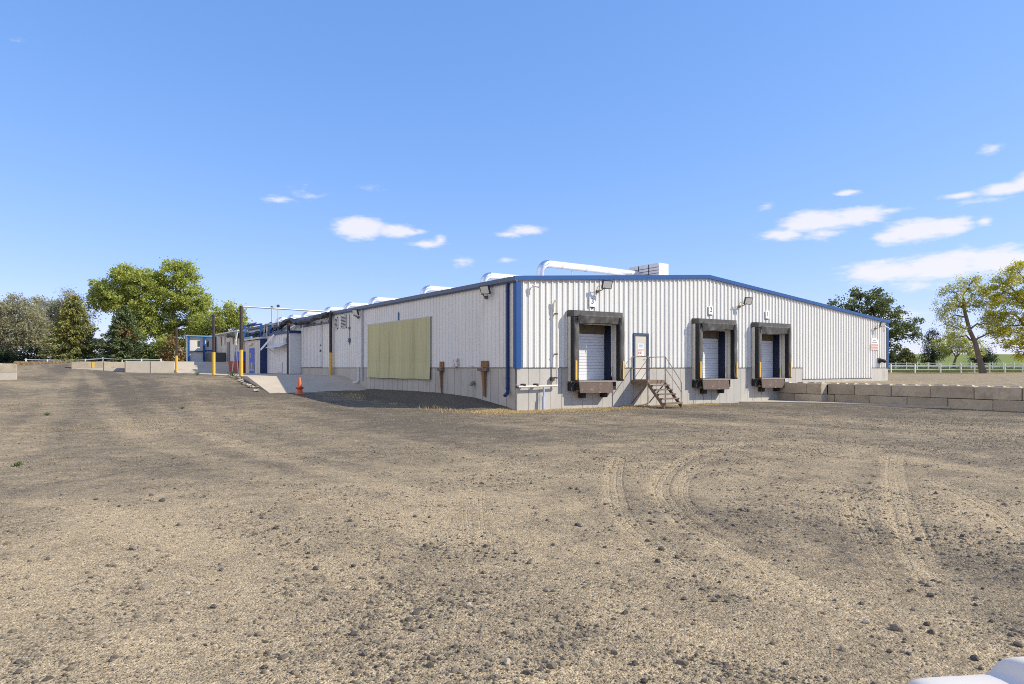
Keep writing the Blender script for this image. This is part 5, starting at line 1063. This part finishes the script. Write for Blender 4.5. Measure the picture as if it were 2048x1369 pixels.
# loose gravel: one stuff object of small stones
def scatter(n, rmin, rmax, power, seed):
    r = np.random.default_rng(seed); u = r.random(n); rad = (rmin ** power + u * (rmax ** power - rmin ** power)) ** (1 / power)
    a = YAW + r.uniform(-R(58), R(58), n); return CAM.x + rad * np.sin(a), CAM.y + rad * np.cos(a), rad, r
x, y, rad, r = scatter(480000, 2.6, 36, .75, 51)
fd = track_fields(x, y)[0]; gm = fbm(x, y, 2.2, 4) * .55 + fbm(x + 9, y + 40, .5, 3) * .45
prob = np.clip((gm - .39) * 4.6, .10, 1.25) * (1 - .7 * fd) * (1 - .35 * np.clip((-x - y * .6 - 6) / 14, 0, 1))
pb = (y > .15) & (x > -.2) | ((x > -6.1) & (y > 14)) | (x > 18)
keep = (r.random(len(x)) < prob) & ~pb; x, y, rad = x[keep], y[keep], rad[keep]
s = .0050 * np.exp(r.normal(size=len(x)) * .60) + .0007 * rad ** .8; s = np.clip(s, .0025, .030)
g_ = (1 + 5 ** .5) / 2
ICO = np.array([(-1, g_, 0), (1, g_, 0), (-1, -g_, 0), (1, -g_, 0), (0, -1, g_), (0, 1, g_), (0, -1, -g_), (0, 1, -g_), (g_, 0, -1), (g_, 0, 1), (-g_, 0, -1), (-g_, 0, 1)]) / 1.9
ICF = np.array([(0, 11, 5), (0, 5, 1), (0, 1, 7), (0, 7, 10), (0, 10, 11), (1, 5, 9), (5, 11, 4), (11, 10, 2), (10, 7, 6), (7, 1, 8), (3, 9, 4), (3, 4, 2), (3, 2, 6), (3, 6, 8), (3, 8, 9), (4, 9, 5), (2, 4, 11), (6, 2, 10), (8, 6, 7), (9, 8, 1)])
OCT = np.array([(1, 0, 0), (0, 1, 0), (-1, 0, 0), (0, -1, 0), (0, 0, .72), (0, 0, -.5)]); OCF = np.array([(0, 1, 4), (1, 2, 4), (2, 3, 4), (3, 0, 4), (1, 0, 5), (2, 1, 5), (3, 2, 5), (0, 3, 5)])
def pebbles(x, y, s, base, fi, jit):
    n = len(x); k = len(base)
    v = base[None] * (1 + r.uniform(-jit, jit, (n, k, 3))) + r.uniform(-jit * .5, jit * .5, (n, k, 3)); v *= np.stack([r.uniform(.75, 1.35, n), r.uniform(.75, 1.1, n), r.uniform(.5, .95, n)], 1)[:, None]
    th_ = r.uniform(0, 6.28, n); c_, s_ = np.cos(th_)[:, None], np.sin(th_)[:, None]
    v = np.stack([v[..., 0] * c_ - v[..., 1] * s_, v[..., 0] * s_ + v[..., 1] * c_, v[..., 2]], 2) * s[:, None, None] + np.stack([x, y, ground_surface(x, y) + s * .12], 1)[:, None]
    return v.reshape(-1, 3), (np.arange(n)[:, None, None] * k + fi[None]).reshape(-1, 3)
big = s * 1320 / rad > 2.6
va, fa = pebbles(x[big], y[big], s[big], ICO, ICF, .22); vb, fb_ = pebbles(x[~big], y[~big], s[~big], OCT, OCF, .4)
v = np.concatenate([va, vb]); f = np.concatenate([fa, fb_ + len(va)])
GRAV = mat('loose gravel', (.14, .117, .085), .9, island=.55, var=.2, vscale=.6, stain=(.34, .27, .18), stain_scale=1.5, stain_lo=.45, stain_hi=.7)
tag(mesh_np('gravel', v, f, GRAV), 'small loose gravel scattered over the yard', 'gravel', kind='stuff')
# gravel bank and dry straw: thin blades
def blades(name, x, y, z, hgt, lay, m, label, cat, seed, w=.006):
    r = np.random.default_rng(seed); n = len(x); a = r.uniform(0, 6.28, n); ln = hgt * r.uniform(.5, 1.4, n); t = np.clip(lay + r.normal(size=n) * .25, 0, 1.45)
    d = np.stack([np.cos(a) * np.sin(t), np.sin(a) * np.sin(t), np.cos(t)], 1); sd = np.stack([-np.sin(a), np.cos(a), 0 * a], 1) * (w * r.uniform(.7, 1.5, n))[:, None]
    b = np.stack([x, y, z], 1); v = np.stack([b - sd, b + sd, b + d * ln[:, None] + sd * .3, b + d * ln[:, None] - sd * .3], 1).reshape(-1, 3)
    return tag(mesh_np(name, v, np.arange(n * 4).reshape(n, 4), m), label, cat, kind='stuff')
r = np.random.default_rng(61); n = 26000
x = r.uniform(-2.4, 13, n); y = -np.abs(r.normal(size=n)) * .75 - .05; y = np.where(x < 0, -x * .0 + r.normal(size=n) * .5 - .6 + .0, y)
k = (fbm(x, y, 1.1, 3) + .25 * (x < 6) > .55) & (r.random(n) < np.clip((14 - x) / 9, 0, 1)); x, y = x[k], y[k]
blades('dry_grass', x, y, ground_surface(x, y) - .01, .085, 1.05, STRAW, 'straw coloured dry grass along the foot of the gable wall', 'dry grass', 1, .008)
n = 5000; x = -r.uniform(2.0, 3.3, n) ; y = r.uniform(-1, 13, n); k = (fbm(x, y, 1.0, 3) > .54) & (r.random(n) < .4); x, y = x[k], y[k]
blades('dry_grass', x, y, ground_surface(x, y) - .01, .13, .8, STRAW, 'sparse dry grass along the toe of the shaded gravel bank', 'dry grass', 2, .008)
n = 30000; q = r.uniform(30, 200, n); kk = r.uniform(56, 86, n); pxy = np.array(CAM)[:2][None] + kk[:, None] * (np.array(FW)[:2][None] + ((q - 1024) / 1320)[:, None] * np.array(RT)[:2][None])
x, y = pxy[:, 0], pxy[:, 1]; k = (fbm(x + 77, y, 3, 4) > .47) & (y > 50); x, y = x[k], y[k]
blades('dry_grass', x, y, ground_surface(x, y) - .02, .20, .7, STRAW_B, 'dry orange grass on the mound below the left white fence', 'dry grass', 3, .02)
sx_, sy_, srad, r = scatter(9000, 2.8, 24, .9, 71); k = (fbm(sx_ + 5, sy_, 1.3, 3) > .52) & ~((sy_ > 0) & (sx_ > -.3)); sx_, sy_ = sx_[k], sy_[k]
blades('straw', sx_, sy_, ground_surface(sx_, sy_) + .006, .05, 1.42, STRAW, 'short bits of pale straw lying on the yard', 'straw', 4, .0022)
n = 60000; q = r.uniform(1745, 2140, n); kk = r.uniform(90, 106, n); pxy = np.array(CAM)[:2][None] + kk[:, None] * (np.array(FW)[:2][None] + ((q - 1024) / 1320)[:, None] * np.array(RT)[:2][None]); x, y = pxy[:, 0], pxy[:, 1]
blades('lawn_grass', x, y, terrace_z(x, y) - .02, .16, .6, LAWNB, 'green lawn grass between the two white fences', 'grass', 5, .03)
n = 1600; c = img(195, 850, 0.12); x = c.x + r.normal(size=n) * 1.3; y = c.y + r.normal(size=n) * .8; k = fbm(x, y, .6, 3) > .5; x, y = x[k], y[k]
blades('straw', x, y, ground_surface(x, y) + .005, .12, 1.35, STRAW, 'pale patch of flattened straw on the left of the yard', 'straw', 6, .005)
def weed(px, py, k, h, label):
    p = img(px, py, k=k); z = float(ground_surface(p.x, p.y)); o = thing('weed', (p.x, p.y, z), label, 'weed'); r = np.random.default_rng(int(px)); n = 70
    a = r.uniform(0, 6.28, n); rad = h * r.random(n) * .9; c = np.stack([p.x + np.cos(a) * rad, p.y + np.sin(a) * rad, z + h * .15 + h * .7 * r.random(n)], 1)
    v, f = quads(c, h * .4, int(px), up=.5, aspect=.4); mesh_np('leaves', v, f, WEED, o)
    v = MB(); [v.tube([(p.x, p.y, z - .02), (p.x + math.cos(t) * h * .5, p.y + math.sin(t) * h * .5, z + h * .6)], .012, 4) for t in (0.3, 1.7, 3.1, 4.6)]; v.build('stems', WEED, o)
weed(465, 752, 41.5, .35, 'green weed clump at the pad edge between two yellow posts'); weed(395, 749, 46, .25, 'small green weed left of the second yellow post'); weed(35, 934, 11.7, .10, 'small green weed on the far left of the yard'); weed(365, 808, 26, .12, 'tiny dark weed on the yard below the yellow posts'); weed(95, 826, 23, .12, 'tiny dark weed on the left of the yard'); weed(150, 738, 60, .5, 'bushy weed on top of the dirt mound')

# ------------------------------------------------------------------ white car at the near right corner
CARW = mat('white car paint', (.76, .69, .60), .5, spec=.15); GLS = mat('dark car glass', (.02, .025, .03), .05); TYRE = mat('tyre rubber', (.02, .02, .02), .85); RIM = mat('silver wheel rim', (.5, .5, .52), .3, metal=.8)
nose = CAM + FW * 1.79 + RT * 1.80; car = thing('parked_car', (nose.x, nose.y, 0), 'white car at the near right corner of the yard, only its hood corner in view', 'car')
def cp(u, w, z): p = nose - FW * u + RT * w; return (p.x, p.y, z)     # u back from the nose, w across
stations = [(0.0, 0.68, 0.4, 0.8, 0.83), (0.045, 0.78, 0.3, 0.935, 0.985), (0.16, 0.84, 0.24, 0.995, 1.05), (0.5, 0.87, 0.22, 1.03, 1.1), (1.0, 0.88, 0.22, 1.05, 1.12), (1.25, 0.88, 0.22, 1.06, 1.13), (2.6, 0.89, 0.22, 1.06, 1.1), (3.9, 0.88, 0.24, 1.02, 1.06), (4.35, 0.82, 0.3, 0.98, 1.02), (4.5, 0.72, 0.42, 0.84, 0.88)]
vs = []; fs = []; nw = 21
for u, hw, z0, zs, zc in stations:
    prof = [(-hw * .92, z0), (-hw, z0 + .18), (-hw * 1.01, (z0 + zs) / 2), (-hw * 1.0, zs - .06), (-hw * .985, zs - .012), (-hw * .94, zs), (-hw * .73, zs + .004), (-hw * .71, zs + (zc - zs) * .3), (-hw * .685, zc - (zc - zs) * .08), (-hw * .64, zc), (0, zc + .012)]
    prof = prof + [(-a, b) for a, b in prof[-2::-1]]
    vs += [cp(u, a, b) for a, b in prof]
for i in range(len(stations) - 1):
    for k in range(nw - 1): a = i * nw + k; fs.append((a, a + 1, a + nw + 1, a + nw))
    fs.append((i * nw + nw - 1, i * nw, (i + 1) * nw, (i + 1) * nw + nw - 1))
fs.append(tuple(range(nw))); fs.append(tuple((len(stations) - 1) * nw + k for k in range(nw))[::-1])
bo = MB().add(vs, fs).build('body', CARW, car, smooth=False); bo.data.polygons.foreach_set('use_smooth', [True] * len(bo.data.polygons)); sdm = bo.modifiers.new('s', 'SUBSURF'); sdm.levels = sdm.render_levels = 2
v = MB(); v.hexa([cp(1.2, -.78, 1.10), cp(1.2, .78, 1.10), cp(4.0, .76, 1.04), cp(4.0, -.76, 1.04)], [cp(1.95, -.60, 1.50), cp(1.95, .60, 1.50), cp(3.3, .58, 1.50), cp(3.3, -.58, 1.50)]); cb = v.build('cabin_glass', GLS, car, bevel=.05)
v = MB(); v.hexa([cp(1.93, -.61, 1.49), cp(1.93, .61, 1.49), cp(3.32, .59, 1.49), cp(3.32, -.59, 1.49)], [cp(2.05, -.52, 1.56), cp(2.05, .52, 1.56), cp(3.2, .50, 1.56), cp(3.2, -.50, 1.56)]); v.build('roof', CARW, car, bevel=.03)
for u in (.85, 3.55):
    for sgn in (-1, 1):
        a, b = Vector(cp(u, sgn * .90, .32)), Vector(cp(u, sgn * .68, .32)); v = MB(); v.tube([a, b], .32, 24); wl_ = v.build('wheel', TYRE, car, smooth=True); v = MB(); v.tube([a + (a - b) * .02, a + (b - a) * .1], .21, 20); v.build('rim', RIM, wl_, smooth=True)
for sgn in (-1, 1):
    v = MB(); v.hexa([cp(-.005, sgn * .36, .66), cp(.10, sgn * .76, .68), cp(.2, sgn * .74, .68), cp(.15, sgn * .36, .66)], [cp(.02, sgn * .36, .76), cp(.13, sgn * .77, .80), cp(.24, sgn * .74, .80), cp(.17, sgn * .36, .76)]); v.build('headlight', LENS, car, bevel=.015)
    v = MB(); v.hexa([cp(1.5, sgn * .9, 1.02), cp(1.5, sgn * 1.08, 1.02), cp(1.62, sgn * 1.08, 1.02), cp(1.62, sgn * .9, 1.02)], [cp(1.5, sgn * .92, 1.16), cp(1.5, sgn * 1.1, 1.16), cp(1.62, sgn * 1.1, 1.16), cp(1.62, sgn * .92, 1.16)]); v.build('mirror', CARW, car, bevel=.04)
